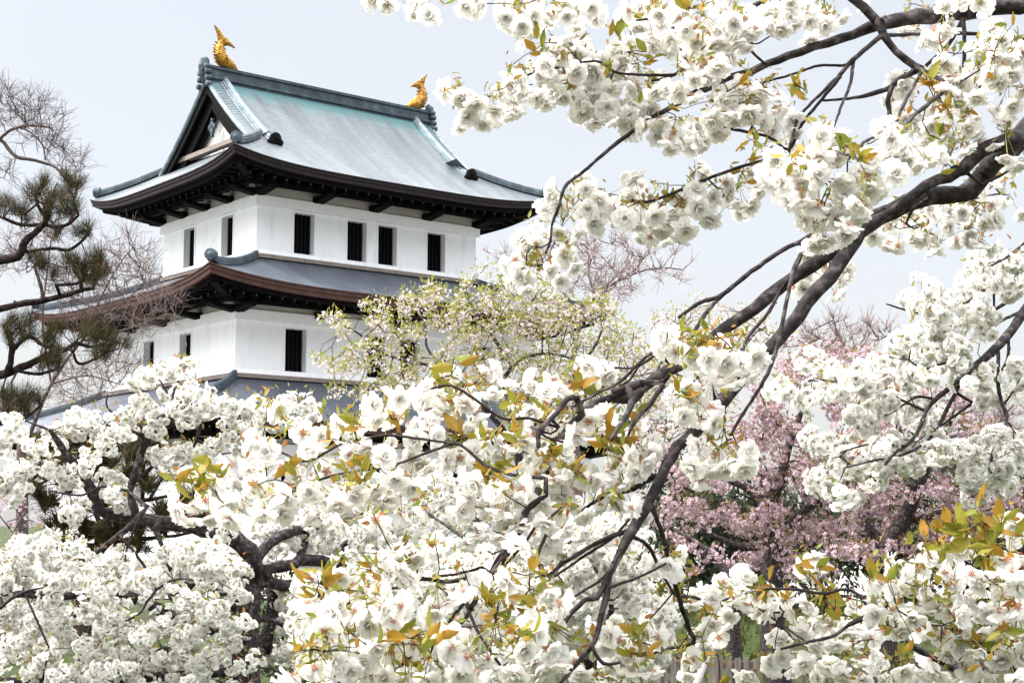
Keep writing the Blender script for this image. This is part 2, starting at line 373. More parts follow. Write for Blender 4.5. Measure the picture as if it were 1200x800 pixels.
# ------------------------------------------------------------------ castle keep (its own axes: x along the long front)
castle = thing('castle_keep', 'white three storey Japanese castle keep with pale copper roofs and golden fish on the ridge', 'castle', loc=(-7.66, 60.02, 12.75), rotz=0.684)
M['wall'] = mat('white_plaster', (.8, .81, .84), .85, scale=1.5, detail=12, spec=.15, stretch=(2.2, 2.2, .45), bump=(.2, .01, 5), ramp=[(.30, (.77, .785, .80)), (.42, (.85, .865, .885)), (.55, (.88, .89, .91)), (.8, (.90, .91, .93))])
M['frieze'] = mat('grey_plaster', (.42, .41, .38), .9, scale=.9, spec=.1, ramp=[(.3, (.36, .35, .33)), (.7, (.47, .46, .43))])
M['band'] = mat('plaster_moulding', (.8, .8, .82), .85, scale=2.5, spec=.15, ramp=[(.3, (.82, .83, .86)), (.7, (.88, .89, .91))])
M['black'] = mat('blackened_timber', (.01, .01, .01), .8, scale=6, spec=.08, ramp=[(.3, (.0025, .002, .0025)), (.7, (.007, .006, .006))])
M['dark_inside'] = mat('dark_interior', (.012, .014, .025), .5, scale=6)  # near-black colour paints in the unlit interior behind the window lattice
M['trim'] = mat('weathered_board', (.34, .28, .23), .8, scale=3, stretch=(1, 1, 8), ramp=[(.3, (.15, .125, .11)), (.7, (.26, .22, .20))], bump=(.3, .005, 30))
M['brown'] = mat('copper_fascia', (.12, .06, .05), .6, scale=4, spec=.15, ramp=[(.3, (.038, .019, .016)), (.7, (.07, .034, .028))])
M['darkfascia'] = mat('shingled_eave_edge', (.05, .04, .045), .7, scale=8, spec=.15, ramp=[(.3, (.010, .008, .009)), (.7, (.023, .017, .018))])
M['cap'] = mat('patina_cap', (.05, .075, .085), .7)
M['gold'] = mat('gilded_bronze', (.78, .47, .09), .36, metal=.9, scale=9, spec=.6, bump=(1, .05, 16), ramp=[(.35, (.15, .072, .012)), (.6, (.38, .205, .038))])
M['ridge'] = mat('ridge_patina', (.1, .14, .18), .55, scale=3, detail=10, bump=(.5, .01, 20), ramp=[(.3, (.022, .032, .045)), (.6, (.05, .072, .09)), (.85, (.11, .17, .19))])
M['patina'] = mat('pale_patina', (.3, .38, .42), .5, scale=4, detail=10, bump=(.4, .01, 30), ramp=[(.3, (.11, .15, .17)), (.55, (.19, .235, .26)), (.8, (.25, .33, .35))])
M['stone'] = mat('castle_stone', (.3, .28, .26), .9, scale=1.2, bump=(1, .1, 1.5), ramp=[(.3, (.2, .19, .17)), (.7, (.36, .34, .31))])
def roof_material(name, lo, mid, hi, teal, z0, z1, course):
    """weathered copper: fine courses along the slope, streaks running down it, greener near the ridge"""
    m = bpy.data.materials.new(name); m.use_nodes = True; N = m.node_tree.nodes; L = m.node_tree.links
    b = N['Principled BSDF']; b.inputs['Roughness'].default_value = .5; b.inputs['Specular IOR Level'].default_value = .35
    tc = N.new('ShaderNodeTexCoord'); a = N.new('ShaderNodeAttribute'); a.attribute_name = 't'
    mp = N.new('ShaderNodeMapping'); mp.inputs['Scale'].default_value = (1.3, .16, .10); L.new(tc.outputs['Object'], mp.inputs[0])
    n1 = N.new('ShaderNodeTexNoise'); n1.inputs['Scale'].default_value = 1.5; n1.inputs['Detail'].default_value = 8; L.new(mp.outputs[0], n1.inputs[0])
    mp2 = N.new('ShaderNodeMapping'); mp2.inputs['Scale'].default_value = (2.5, 2.5, 26); L.new(tc.outputs['Object'], mp2.inputs[0])
    n2 = N.new('ShaderNodeTexNoise'); n2.inputs['Scale'].default_value = 1.3; n2.inputs['Detail'].default_value = 6; L.new(mp2.outputs[0], n2.inputs[0])
    mx = N.new('ShaderNodeMath'); mx.operation = 'ADD'; s1 = N.new('ShaderNodeMath'); s1.operation = 'MULTIPLY'; s1.inputs[1].default_value = .55; L.new(n1.outputs['Fac'], s1.inputs[0])
    s2 = N.new('ShaderNodeMath'); s2.operation = 'MULTIPLY'; s2.inputs[1].default_value = .45; L.new(n2.outputs['Fac'], s2.inputs[0]); L.new(s1.outputs[0], mx.inputs[0]); L.new(s2.outputs[0], mx.inputs[1])
    cr = N.new('ShaderNodeValToRGB'); L.new(mx.outputs[0], cr.inputs[0]); e = cr.color_ramp.elements; e.new(.5)
    for k, (p, c) in enumerate(((.36, lo), (.5, mid), (.64, hi))): e[k].position = p; e[k].color = (*c, 1)
    sp = N.new('ShaderNodeSeparateXYZ'); L.new(tc.outputs['Object'], sp.inputs[0])
    ad = N.new('ShaderNodeMath'); ad.operation = 'ADD'; L.new(sp.outputs[2], ad.inputs[0])
    s3 = N.new('ShaderNodeMath'); s3.operation = 'MULTIPLY'; s3.inputs[1].default_value = 1.6; L.new(n1.outputs['Fac'], s3.inputs[0]); L.new(s3.outputs[0], ad.inputs[1])
    mr = N.new('ShaderNodeMapRange'); mr.inputs[1].default_value = z0+.8; mr.inputs[2].default_value = z1+.8; L.new(ad.outputs[0], mr.inputs[0])
    mc = N.new('ShaderNodeMix'); mc.data_type = 'RGBA'; L.new(mr.outputs[0], mc.inputs[0]); L.new(cr.outputs[0], mc.inputs[6]); mc.inputs[7].default_value = (*teal, 1)
    L.new(mc.outputs[2], b.inputs['Base Color'])
    wv = N.new('ShaderNodeTexWave'); wv.wave_type = 'BANDS'; wv.bands_direction = 'Z'; wv.wave_profile = 'SAW'; wv.inputs['Scale'].default_value = course; wv.inputs['Distortion'].default_value = .3
    L.new(tc.outputs['Object'], wv.inputs[0]); h = N.new('ShaderNodeMath'); h.operation = 'ADD'; L.new(wv.outputs['Fac'], h.inputs[0]); L.new(n2.outputs['Fac'], h.inputs[1])
    bp = N.new('ShaderNodeBump'); bp.inputs['Strength'].default_value = .35; bp.inputs['Distance'].default_value = .03; L.new(h.outputs[0], bp.inputs['Height']); L.new(bp.outputs[0], b.inputs['Normal'])
    return m
M['roof'] = roof_material('copper_roof', (.055, .075, .083), (.085, .10, .115), (.13, .155, .168), (.055, .14, .15), 6.4, 6.9, 1.6)
M['roof_low'] = roof_material('copper_roof_lower', (.045, .055, .075), (.068, .078, .102), (.10, .118, .142), (.28, .40, .44), 90, 91, 2.5)

def sweep(mb, P, wd, h, side, m=0, cham=.25, z0=-.02):
    """box section with chamfered top along a path; side = horizontal unit vector across it"""
    P = np.asarray(P, float); side = np.asarray(side, float); z = np.array([0, 0, 1.0])
    sec = [(-.5*wd, z0), (.5*wd, z0), (.5*wd, h*(1-cham)), (.5*wd*(1-cham), h), (-.5*wd*(1-cham), h), (-.5*wd, h*(1-cham))]
    V = np.array([[p+side*a+z*b for a, b in sec] for p in P]); n = len(P); i = np.arange(n*6).reshape(n, 6); j = np.roll(i, -1, 1)
    F = np.stack([i[:-1], j[:-1], j[1:], i[1:]], -1).reshape(-1, 4)
    e0, e1 = i[0], i[-1]
    F = np.vstack([F, [(e0[3], e0[2], e0[1], e0[0]), (e0[5], e0[4], e0[3], e0[0]), (e1[0], e1[1], e1[2], e1[3]), (e1[0], e1[3], e1[4], e1[5])]])
    mb.add(V.reshape(-1, 3), F, m=m)
FACES = ((0, -1), (1, 0), (0, 1), (-1, 0))     # outward normals: front, right, back, left
def fp(n, u, d, z):
    """point on a face frame: u along it (to its right seen from outside), d outward from centre"""
    nx, ny = n; return (-ny*u+nx*d, nx*u+ny*d, z)
def storey(a, b, z0, z1, wins, zf, name='wall', short=None):
    """plaster walls with deep window openings; wins[face] = list of (centre, half width, zbottom, ztop)"""
    mb = MB(); bd = MB()
    for n in FACES:
        hu = a if n[0] == 0 else b; d = b if n[0] == 0 else a
        W = sorted(wins.get(n, [])); us = [-hu]+[v for c, hw, _, _ in W for v in (c-hw, c+hw)]+[hu]
        for k in range(len(us)-1):
            if k % 2 == 0: mb.add([fp(n, us[k], d, z0), fp(n, us[k+1], d, z0), fp(n, us[k+1], d, z1), fp(n, us[k], d, z1)], [(0, 1, 2, 3)])
            else:
                c, hw, zb, zt = W[k//2]
                for za, zz in ((z0, zb), (zt, z1)): mb.add([fp(n, us[k], d, za), fp(n, us[k+1], d, za), fp(n, us[k+1], d, zz), fp(n, us[k], d, zz)], [(0, 1, 2, 3)])
                q = [fp(n, c-hw, d, zb), fp(n, c+hw, d, zb), fp(n, c+hw, d, zt), fp(n, c-hw, d, zt)]; r = [fp(n, c-hw, d-.34, zb), fp(n, c+hw, d-.34, zb), fp(n, c+hw, d-.34, zt), fp(n, c-hw, d-.34, zt)]
                mb.add(q+r, [(0, 1, 5, 4), (1, 2, 6, 5), (2, 3, 7, 6), (3, 0, 4, 7)])
                wo_ = MB(); wo_.add([fp(n, c-hw, d-.335, zb), fp(n, c+hw, d-.335, zb), fp(n, c+hw, d-.335, zt), fp(n, c-hw, d-.335, zt)], [(0, 1, 2, 3)])
                win = wo_.build('window', M['dark_inside'], castle)
                fr = MB()
                for s in (-1, 1):
                    u0 = c+s*(hw+.035); x0 = fp(n, u0-.035, d-.01, z0+.02); x1 = fp(n, u0+.035, d+.022, z1)
                    fr.box(np.minimum(x0, x1), np.maximum(x0, x1))
                for zz in (zb-.035, zt+.035):
                    x0 = fp(n, c-hw, d-.01, zz-.035); x1 = fp(n, c+hw, d+.020, zz+.035); fr.box(np.minimum(x0, x1), np.maximum(x0, x1))
                fr.build('frame', M['band'], win)
                la = MB()
                for q_ in range(5):
                    u0 = c-hw+(q_+.5)*2*hw/5; x0 = fp(n, u0-.035, d-.30, zb); x1 = fp(n, u0+.035, d-.22, zt); la.box(np.minimum(x0, x1), np.maximum(x0, x1))
                la.build('lattice', M['black'], win)
    # flared foot
    for n in FACES:
        hu = a if n[0] == 0 else b; d = b if n[0] == 0 else a
        mb.add([fp(n, -hu-.07, d+.07, z0-.05), fp(n, hu+.07, d+.07, z0-.05), fp(n, hu+.012, d+.012, z0+.14), fp(n, -hu-.012, d+.012, z0+.14)], [(0, 1, 2, 3)])
    wall = mb.build(name, M['wall'], castle, **({'label': short} if short else {}))
    bd.box((-a-.12, -b-.12, z1), (a+.12, b+.12, z1+.36)); 
    bd.build('moulding', M['band'], castle)
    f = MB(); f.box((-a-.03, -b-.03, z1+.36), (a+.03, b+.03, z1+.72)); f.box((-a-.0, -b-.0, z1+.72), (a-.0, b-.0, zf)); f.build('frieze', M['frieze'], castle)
def eave_z(u, zmid, lift): return zmid+lift*abs(u)**4.2
def skirt_pts(A, B, ai, bi, zmid, lift, ztop, n, k=14, nu=33, bow=.28):
    P = np.zeros((nu, k, 3))
    for i in range(nu):
        u = -1+2*i/(nu-1); u = math.copysign(1-(1-abs(u))**1.35, u)
        for j in range(k):
            s = j/(k-1); X = A+(ai-A)*s; Y = B+(bi-B)*s
            hu, d = (X, Y) if n[0] == 0 else (Y, X)
            P[i, j] = fp(n, u*hu, d, eave_z(u, zmid, lift*(1-s)**1.6)+(ztop-zmid)*((1-bow)*s+bow*s*s))
    return P
def eave_edges(A, B, aw, bw, zmid, lift, fh, mf, parent, dz_in=.42):
    """shingled eave edge, set-back board, dark soffit, two tiers of rafters and corner beams"""
    fa = MB(); so_ = MB(); ra = MB()
    for n in FACES:
        HU, D = (A, B) if n[0] == 0 else (B, A); hw, dw = (aw, bw) if n[0] == 0 else (bw, aw)
        us = [math.copysign(1-(1-abs(u))**1.35, u) for u in np.linspace(-1, 1, 41)]
        def ring(off, dz): return [fp(n, u*(HU-off), D-off, eave_z(u, zmid, lift)+dz) for u in us]
        for (o0, z0, o1, z1) in ((0, .0, .0, -.045), (0, -.045, .035, -.05), (.035, -.05, .035, -.5*fh), (.035, -.5*fh, .07, -.52*fh), (.07, -.52*fh, .08, -fh), (.08, -fh, .30, -fh+.02)):
            fa.grid(np.array([ring(o0, z0), ring(o1, z1)]).transpose(1, 0, 2))
        for (o0, z0, o1, z1) in ((.30, -fh+.02, .32, -fh-.13), (.32, -fh-.13, .42, -fh-.13), (.42, -fh-.13, .42, -fh+.02)):
            so_.grid(np.array([ring(o0, z0), ring(o1, z1)]).transpose(1, 0, 2))
        def soff(u_abs, dist):      # soffit height: dist from eave inward; lifts toward corners
            uu = min(1, abs(u_abs)/HU); return eave_z(uu, zmid, lift*(1-dist/(D-dw))**1.2 if dist < D-dw else 0)-fh+.02+dz_in*dist/(D-dw)
        k = 9; dd = np.linspace(.40, D-dw+.1, k)
        so_.grid(np.array([[fp(n, u*(HU-q), D-q, soff(u*HU, q)+.0) for q in dd] for u in us]))
        # rafters every half metre, fan ends trimmed at the hip line
        m_ = int(HU/.5)
        for q in range(-m_, m_+1):
            x = q*.5; far = D-max(0, .0); ins = max(dw, 0)
            inner = max(dw, D-(HU-abs(x)))     # stop at the corner beam
            if D-.36-inner < .15: continue
            def R(d0, d1, wd, dz, h, mb=ra):
                za = soff(x, D-d0)+dz; zb = soff(x, D-d1)+dz
                V = [fp(n, x-wd/2, d0, za-h), fp(n, x+wd/2, d0, za-h), fp(n, x+wd/2, d1, zb-h), fp(n, x-wd/2, d1, zb-h), fp(n, x-wd/2, d0, za), fp(n, x+wd/2, d0, za), fp(n, x+wd/2, d1, zb), fp(n, x-wd/2, d1, zb)]
                mb.hexa(V)
            R(inner, D-.40, .12, -.003, .17)
            if D-1.0 > inner: R(inner, D-1.0, .14, -.165, .22)
            ze = soff(x, .40); p0 = fp(n, x-.03, D-.398, ze-.11); p1 = fp(n, x+.03, D-.385, ze-.05); ra.box(np.minimum(p0, p1), np.maximum(p0, p1), m=1)
            if D-1.0 > inner:
                ze = soff(x, 1.0)-.16; p0 = fp(n, x-.035, D-.998, ze-.11); p1 = fp(n, x+.035, D-.985, ze-.04); ra.box(np.minimum(p0, p1), np.maximum(p0, p1), m=1)
        # purlin under the lower tier and the bracket beams that carry it
        z = soff(0, D-dw-.75)-.32
        p0 = fp(n, -hw-.75, dw+.62, z-.16); p1 = fp(n, hw+.75, dw+.80, z); so_.box(np.minimum(p0, p1), np.maximum(p0, p1))
        nb = 5
        for q in range(nb):
            x = -hw+.02+q*(2*hw-.04)/(nb-1); V = []
            for zz0, zz1 in ((z-.30, z-.42),):
                V = [fp(n, x-.2, dw-.05, z-.42), fp(n, x+.2, dw-.05, z-.42), fp(n, x+.2, dw+.98, z-.26), fp(n, x-.2, dw+.98, z-.26), fp(n, x-.2, dw-.05, z-.165), fp(n, x+.2, dw-.05, z-.165), fp(n, x+.2, dw+1.08, z-.165), fp(n, x-.2, dw+1.08, z-.165)]
            ra.hexa(V)
    for sx in (-1, 1):
        for sy in (-1, 1):                        # corner (hip) beams under each corner
            a0 = np.array([sx*aw, sy*bw, zmid-fh+dz_in-.30]); a1 = np.array([sx*(A-.42), sy*(B-.42), zmid+lift-fh-.18])
            P = [a0+(a1-a0)*t+np.array([0, 0, -.12*math.sin(math.pi*t)]) for t in np.linspace(0, 1, 8)]
            sweep(ra, P, .26, .30, np.array([sx, -sy, 0])/math.sqrt(2), z0=-.1, cham=.05)
    fa.build('eave_edge', mf, parent); so_.build('soffit', M['black'], parent); ra.build('rafters', [M['black'], M['cap']], parent)
def cyl(mb, c, ax, r, h, m=0, sides=20):
    c = np.array(c, float); ax = np.array(ax, float); ax /= np.linalg.norm(ax)
    mb.tube(np.array([c-ax*h/2, c-ax*h/2*.98, c+ax*h/2*.98, c+ax*h/2]), [r*.93, r, r, r*.93], sides, m=m)
def end_roll(c, ax, r, parent):
    mb = MB(); cyl(mb, c, ax, r, .24); ax = np.array(ax, float)/np.linalg.norm(ax)
    for rr in (.8, .45):
        a = np.linspace(0, 6.28, 25); u = np.cross(ax, [0, 0, 1]); u /= np.linalg.norm(u); v = np.cross(u, ax)
        mb.tube(np.array(c)+ax*.125+r*rr*(np.cos(a)[:, None]*u+np.sin(a)[:, None]*v), .018, 5, cap=False)
    mb.build('end_tile', M['ridge'], parent)
def hip(parent, P, sx, sy, roll=True, wd=.26, h=.24):
    mb = MB(); side = np.array([sx, -sy, 0])/math.sqrt(2); sweep(mb, P, wd, h*.62, side, cham=.1)
    sweep(mb, np.array(P)+[0, 0, h*.60], wd*.72, h*.42, side, cham=.45)
    mb.build('hip_ridge', M['ridge'], parent)
    if roll: p = np.array(P[-1]); end_roll(p+[0, 0, .17], (sx, sy, 0), .20, parent)
def skirt_roof(A, B, aw, bw, zmid, lift, ztop, fh, mf, label):
    rf = MB()
    for n in FACES: rf.grid(skirt_pts(A, B, aw-.01, bw-.01, zmid, lift, ztop, n))
    return rf.build('roof', M['roof_low'], castle, smooth=True, label=label)
# storeys: (half length, half depth, floor, panel top)
WINH = .43
S3 = dict(a=5.0, b=3.68, z0=0.0, z1=1.75); S2 = dict(a=6.57, b=5.15, z0=-4.53, z1=-2.70); S1 = dict(a=8.2, b=6.75, z0=-10.9, z1=-7.42, zw=-9.25)
def W4(xs, z0): return [(x, WINH, z0+.14, z0+1.66) for x in xs]
for S, fx, fy, zf, nm in ((S3, (-3.02, -.70, .70, 3.02), (-1.51, 1.51), 3.0, 'upper white storey with narrow dark windows'), (S2, (-4.18, -.75, .75, 4.18), (-1.47, 1.47), -1.5, 'middle white storey with narrow dark windows'), (S1, (-5.2, -1.7, 1.7, 5.2), (-1.5, 1.5), -6.2, 'lowest white storey behind the blossoms')):
    storey(S['a'], S['b'], S['z0'], S['z1'], {(0, -1): W4(fx, S.get('zw', S['z0'])), (0, 1): W4(fx, S.get('zw', S['z0'])), (-1, 0): W4(fy, S.get('zw', S['z0'])), (1, 0): W4(fy, S.get('zw', S['z0']))}, zf, short=nm)
# stone base down to the ground
sb = MB(); a, b = 8.3, 6.85; V = [(-a-.5, -b-.5, -13.5), (a+.5, -b-.5, -13.5), (a+.5, b+.5, -13.5), (-a-.5, b+.5, -13.5), (-a, -b, -10.96), (a, -b, -10.96), (a, b, -10.96), (-a, b, -10.96)]
sb.hexa(V); sb.build('stone_base', M['stone'], castle)
# ---- lower two roofs
for (A, B, aw, bw, ai, bi, zm, lf, zt, lab) in ((8.83, 7.41, 6.57, 5.15, 5.0, 3.68, -1.72, .46, -.17, 'middle skirt roof with reddish brown eave edge'), (10.45, 9.0, 8.2, 6.75, 6.57, 5.15, -6.40, .46, -4.70, 'lowest skirt roof, mostly behind the blossoms')):
    rf = skirt_roof(A, B, ai, bi, zm, lf, zt, .34, M['brown'], lab)
    eave_edges(A, B, aw, bw, zm, lf, .34, M['brown'], rf)
    for sx in (-1, 1):
        for sy in (-1, 1):
            P = []
            for s in np.linspace(.995, .035, 22):
                P.append((sx*(A+(ai-A)*s), sy*(B+(bi-B)*s), zm+lf*(1-s)**1.6+(zt-zm)*(.72*s+.28*s*s)+.10*max(0, (.12-s)/.12)))
            hip(rf, P, sx, sy)
    tr = MB()
    for n in FACES:                       # boards that close the gap under the wall foot
        hu, d = (ai, bi) if n[0] == 0 else (bi, ai); k = 5
        for q in range(k):
            u0 = -hu-.10+q*(2*hu+.2)/k+.015; u1 = -hu-.10+(q+1)*(2*hu+.2)/k-.015
            p0 = fp(n, u0, d+.08, zt-.02); p1 = fp(n, u1, d+.17, zt+.125); tr.box(np.minimum(p0, p1), np.maximum(p0, p1))
    tr.build('foot_boards', M['trim'], rf)
# ---- top hip-and-gable roof
A, B, ZM, LF, RISE, ZG = 7.21, 5.89, 2.80, .44, 4.52, 3.55     # ZG: |y| where hips meet the gable
XV = 5.25
def prof(t): return RISE*(.68*t+.32*t*t)
rf = MB()
for sy in (-1, 1):
    nu, k = 49, 34; P = np.zeros((nu, k, 3))
    for j in range(k):
        y = B*(1-j/(k-1)); t = 1-y/B; X = A-(B-y) if y > ZG else XV
        if y > ZG: X = max(X, 0)
        for i in range(nu):
            u = -1+2*i/(nu-1); u = math.copysign(1-(1-abs(u))**1.3, u); x = u*X
            z = ZM+prof(t)+LF*abs(u)**4.2*(1-t)**3
            if y <= ZG and abs(x) > 4.75: z -= .10*((abs(x)-4.75)/.5)**2
            P[i, j] = (x, sy*y, z)
    rf.grid(P if sy < 0 else P[::-1])
for sx in (-1, 1):                        # skirt under each gable
    nu, k = 29, 14; P = np.zeros((nu, k, 3))
    for j in range(k):
        d = 3.1*j/(k-1); t = d/B; Y = B-d if B-d > ZG else ZG
        for i in range(nu):
            u = -1+2*i/(nu-1); u = math.copysign(1-(1-abs(u))**1.3, u)
            P[i, j] = (sx*(A-d), u*Y, ZM+prof(t)+LF*abs(u)**4.2*(1-t)**3)
    rf.grid(P if sx > 0 else P[::-1])
roof3 = rf.build('roof', M['roof'], castle, smooth=True, label='top hip and gable roof of pale weathered copper')
eave_edges(A, B, 5.0, 3.68, ZM, LF, .30, M['darkfascia'], roof3)
def zsl(y): return ZM+prof(1-abs(y)/B)
for sx in (-1, 1):
    for sy in (-1, 1):
        P = []
        for s in np.linspace(2.28, .22, 16): P.append((sx*(A-s), sy*(B-s), ZM+prof(s/B)+LF*(1-s/B)**3+.03))
        hip(roof3, P, sx, sy)
        # descending ridge beside the verge, with its dark end tile
        P = [(sx*4.5, sy*y, zsl(y)) for y in np.linspace(.15, 3.95, 22)]
        kb = MB(); sweep(kb, P, .34, .13, (1, 0, 0), cham=.1); sweep(kb, np.array(P)+[0, 0, .12], .22, .13, (1, 0, 0), cham=.45); kb.build('descending_ridge', M['patina'], roof3)
        eb = MB(); y = sy*4.02; z = zsl(3.98)
        cyl(eb, (sx*4.5, y, z+.26), (0, 1, 0), .21, .16); cyl(eb, (sx*4.5-.17, y, z+.11), (0, 1, 0), .13, .16); cyl(eb, (sx*4.5+.17, y, z+.11), (0, 1, 0), .13, .16); eb.build('end_tile', M['black'], roof3)
    # verge ribs, edge rolls
    vb = MB()
    for sy in (-1, 1):
        vb.tube([(sx*XV, sy*y, zsl(y)-.10) for y in np.linspace(0, ZG+.12, 24)], .085, 8)
        vb.tube([(sx*4.72, sy*y, zsl(y)+.02) for y in np.linspace(0.1, ZG+.1, 24)], .04, 6)
        for y in np.arange(.35, ZG+.1, .145): vb.tube([(sx*(4.74+.48*q), sy*y, zsl(y)-.10*max(0, (4.74+.48*q-4.75)/.5)**2-.012) for q in np.linspace(0, 1, 5)], .034, 6, cap=False)
    vb.build('verge', M['patina'], roof3)
    bg_ = MB(); gp_ = MB()
    for sy in (-1, 1):
        ysl = np.linspace(0, ZG+.25, 20)
        for (xo, th, up, dn, mb) in ((5.20, .10, -.16, .50, bg_), (4.98, .12, -.30, .95, bg_), (4.80, .10, -.45, 1.0, bg_)):
            V = []
            for y in ysl:
                sl = .0
                for xx, zz in ((xo, up), (xo-th, up), (xo-th, up-dn*(1-.25*y/ZG)), (xo, up-dn*(1-.25*y/ZG))): V.append((sx*xx, sy*y, zsl(y)+zz))
            n = len(ysl); i = np.arange(n*4).reshape(n, 4); j = np.roll(i, -1, 1); mb.add(V, np.stack([i[:-1], j[:-1], j[1:], i[1:]], -1).reshape(-1, 4))
    bg_.build('bargeboards', M['black'], roof3)
    gp_.add([(sx*4.55, -3.1, 4.2), (sx*4.55, 3.1, 4.2), (sx*4.55, 0, 6.3)], F3=[(0, 1, 2)]); gp_.build('gable_wall', M['wall'], roof3)
    ge = MB()
    for dy, dz, r in ((0, 0, .15), (-.17, -.07, .11), (.17, -.07, .11), (0, -.25, .12), (0, .2, .08), (0, -.42, .06)): cyl(ge, (sx*4.93, dy, 5.45+dz), (1, 0, 0), r, .1, sides=12)
    ge.build('gable_ornament', M['ridge'], roof3)
    gs = MB(); p0 = (sx*4.72, -3.05, 4.44); p1 = (sx*5.02, 3.05, 4.62); gs.box(np.minimum(p0, p1), np.maximum(p0, p1)); gs.build('gable_sill', M['trim'], roof3)
    # ridge-end ornament
    on = MB(); x = sx*5.32
    on.tube([(x-sx*.05, 0, 7.05), (x, 0, 7.35), (x+sx*.02, 0, 7.7), (x-sx*.01, 0, 7.92), (x-sx*.12, 0, 8.02)], [.15, .24, .25, .21, .1], 10, flat=.6)
    for dz, dy in ((6.95, .36), (7.2, .3), (7.45, .27), (7.66, .2)):
        for sy in (-1, 1): cyl(on, (x, sy*dy, dz), (1, 0, 0), .11, .22, sides=12)
    cyl(on, (x+sx*.08, 0, 7.55), (1, 0, 0), .15, .2, sides=16)
    on.build('ridge_end_ornament', M['ridge'], roof3)
rb = MB(); rb.box((-5.15, -.20, 7.1), (5.15, .20, 7.62)); rb.box((-5.2, -.27, 7.22), (5.2, .27, 7.32)); rb.box((-5.25, -.26, 7.62), (5.25, .26, 7.68)); rb.box((-5.25, -.17, 7.68), (5.25, .17, 7.76))
rb.build('main_ridge', M['ridge'], roof3)
def fish(x0, s):
    """golden dolphin-fish: head down on the ridge facing the middle, body arching up, forked tail"""
    mb = MB(); P = [(.66, .03, .12), (.50, .12, .22), (.30, .20, .29), (.08, .34, .31), (-.07, .58, .27), (-.10, .82, .20), (-.05, 1.02, .135), (-.02, 1.15, .09), (-.01, 1.24, .05)]
    Q = np.array([(x0+s*a, 0, 7.74+b) for a, b, r in P]); mb.tube(Q, [r*.9 for *_, r in P], 14, flat=.95)
    def plate(pts, th=.035):
        n = len(pts); V = [(x0+s*a, th, 7.74+b) for a, b in pts]+[(x0+s*a, -th, 7.74+b) for a, b in pts]
        c = np.mean(V, 0); V += [tuple(c+[0, th*1.6, 0]), tuple(c-[0, th*1.6, 0])]
        F3 = [(i, (i+1) % n, 2*n) for i in range(n)]+[((i+1) % n+n, i+n, 2*n+1) for i in range(n)]
        mb.add(V, [(i, i+n, (i+1) % n+n, (i+1) % n) for i in range(n)], F3)
    plate([(-.12, .98), (-.17, 1.20), (-.22, 1.42), (-.33, 1.66), (-.12, 1.50), (.05, 1.32), (.10, 1.12)], .05)
    plate([(-.05, 1.22), (.08, 1.28), (.24, 1.22), (.40, 1.08), (.58, .93), (.38, .98), (.2, .98), (.06, 1.0)], .05)
    for k in range(7):                                      # spiny back fin
        t = k/6; a = -.20-.10*math.sin(t*3)-.02; b = .18+t*.78
        plate([(a+.08, b-.05), (a-.07, b+.07), (a+.08, b+.08)], .02)
    for k in range(4): plate([(.10+k*.02-.02*k, .52+k*.13), (.22, .56+k*.13), (.06, .62+k*.13)], .02)
    for sy in (-1, 1):                                      # side fins, jaw
        mb.add([(x0+s*.22, sy*.2, 7.95), (x0+s*.05, sy*.38, 8.18), (x0+s*(-.02), sy*.2, 7.98), (x0+s*.1, sy*.16, 7.88)], [(0, 1, 2, 3)])
        cyl(mb, (x0+s*.42, sy*.13, 7.95), (0, 1, 0), .05, .06, sides=8)
    for k in range(26):                                     # scales
        t = R_.random(); i = int(t*5)+2; f = t*5-int(t*5); q = Q[i]*(1-f)+Q[min(i+1, 8)]*f; r = P[i][2]*.72
        a = R_.uniform(0, 6.28); mb.tube([q+[r*1.1*math.cos(a), r*math.sin(a)*.8, 0], q+[r*1.28*math.cos(a), r*math.sin(a)*.95, .05]], [.05, .01], 5)
    mb.build('golden_fish', M['gold'], roof3, smooth=False)
fish(-4.62, 1); fish(4.85, -1)
# ------------------------------------------------------------------ fence and posts
M['fence'] = mat('old_fence_wood', (.2, .17, .15), .9, scale=4, stretch=(6, 6, 1), bump=(.8, .006, 20), ramp=[(.3, (.11, .09, .085)), (.7, (.26, .225, .20))])
M['post'] = mat('dark_post', (.06, .05, .045), .85, scale=6, stretch=(4, 4, 1), bump=(.8, .008, 20), ramp=[(.3, (.03, .025, .022)), (.7, (.10, .08, .07))])
fy = 21.0; fx0, fx1 = -1.5, 9.0
fence = thing('wooden_fence', 'weathered picket fence of grey brown boards below the grassy bank', 'fence', loc=(0, 0, 0))
zt = CAMZ + fy*(-(766-615)/FPX)
for k in range(5):
    x = fx0+k*(fx1-fx0)/4; mb = MB(); g0 = gz(x, fy)-.2; mb.box((x-.07, fy+.06, g0), (x+.07, fy+.20, zt+.10)); mb.build('post', M['post'], fence)
for dz in (-.10, -.62):
    mb = MB(); mb.box((fx0-.1, fy+.02, zt+dz-.05), (fx1+.1, fy+.055, zt+dz+.05)); mb.build('rail', M['fence'], fence)
n = 84
for k in range(n):
    x = fx0+(k+.5)*(fx1-fx0)/n; mb = MB(); h = R_.uniform(-.025, .02); a = x-.038; b = x+.038; tl = R_.uniform(-.01, .01)
    mb.hexa([(a, fy-.012, gz(x, fy)-.05), (b, fy-.012, gz(x, fy)-.05), (b, fy+.012, gz(x, fy)-.05), (a, fy+.012, gz(x, fy)-.05), (a+tl, fy-.012, zt+h), (b+tl, fy-.012, zt+h+.01), (b+tl, fy+.012, zt+h+.01), (a+tl, fy+.012, zt+h)])
    mb.build('picket', M['fence'], fence)
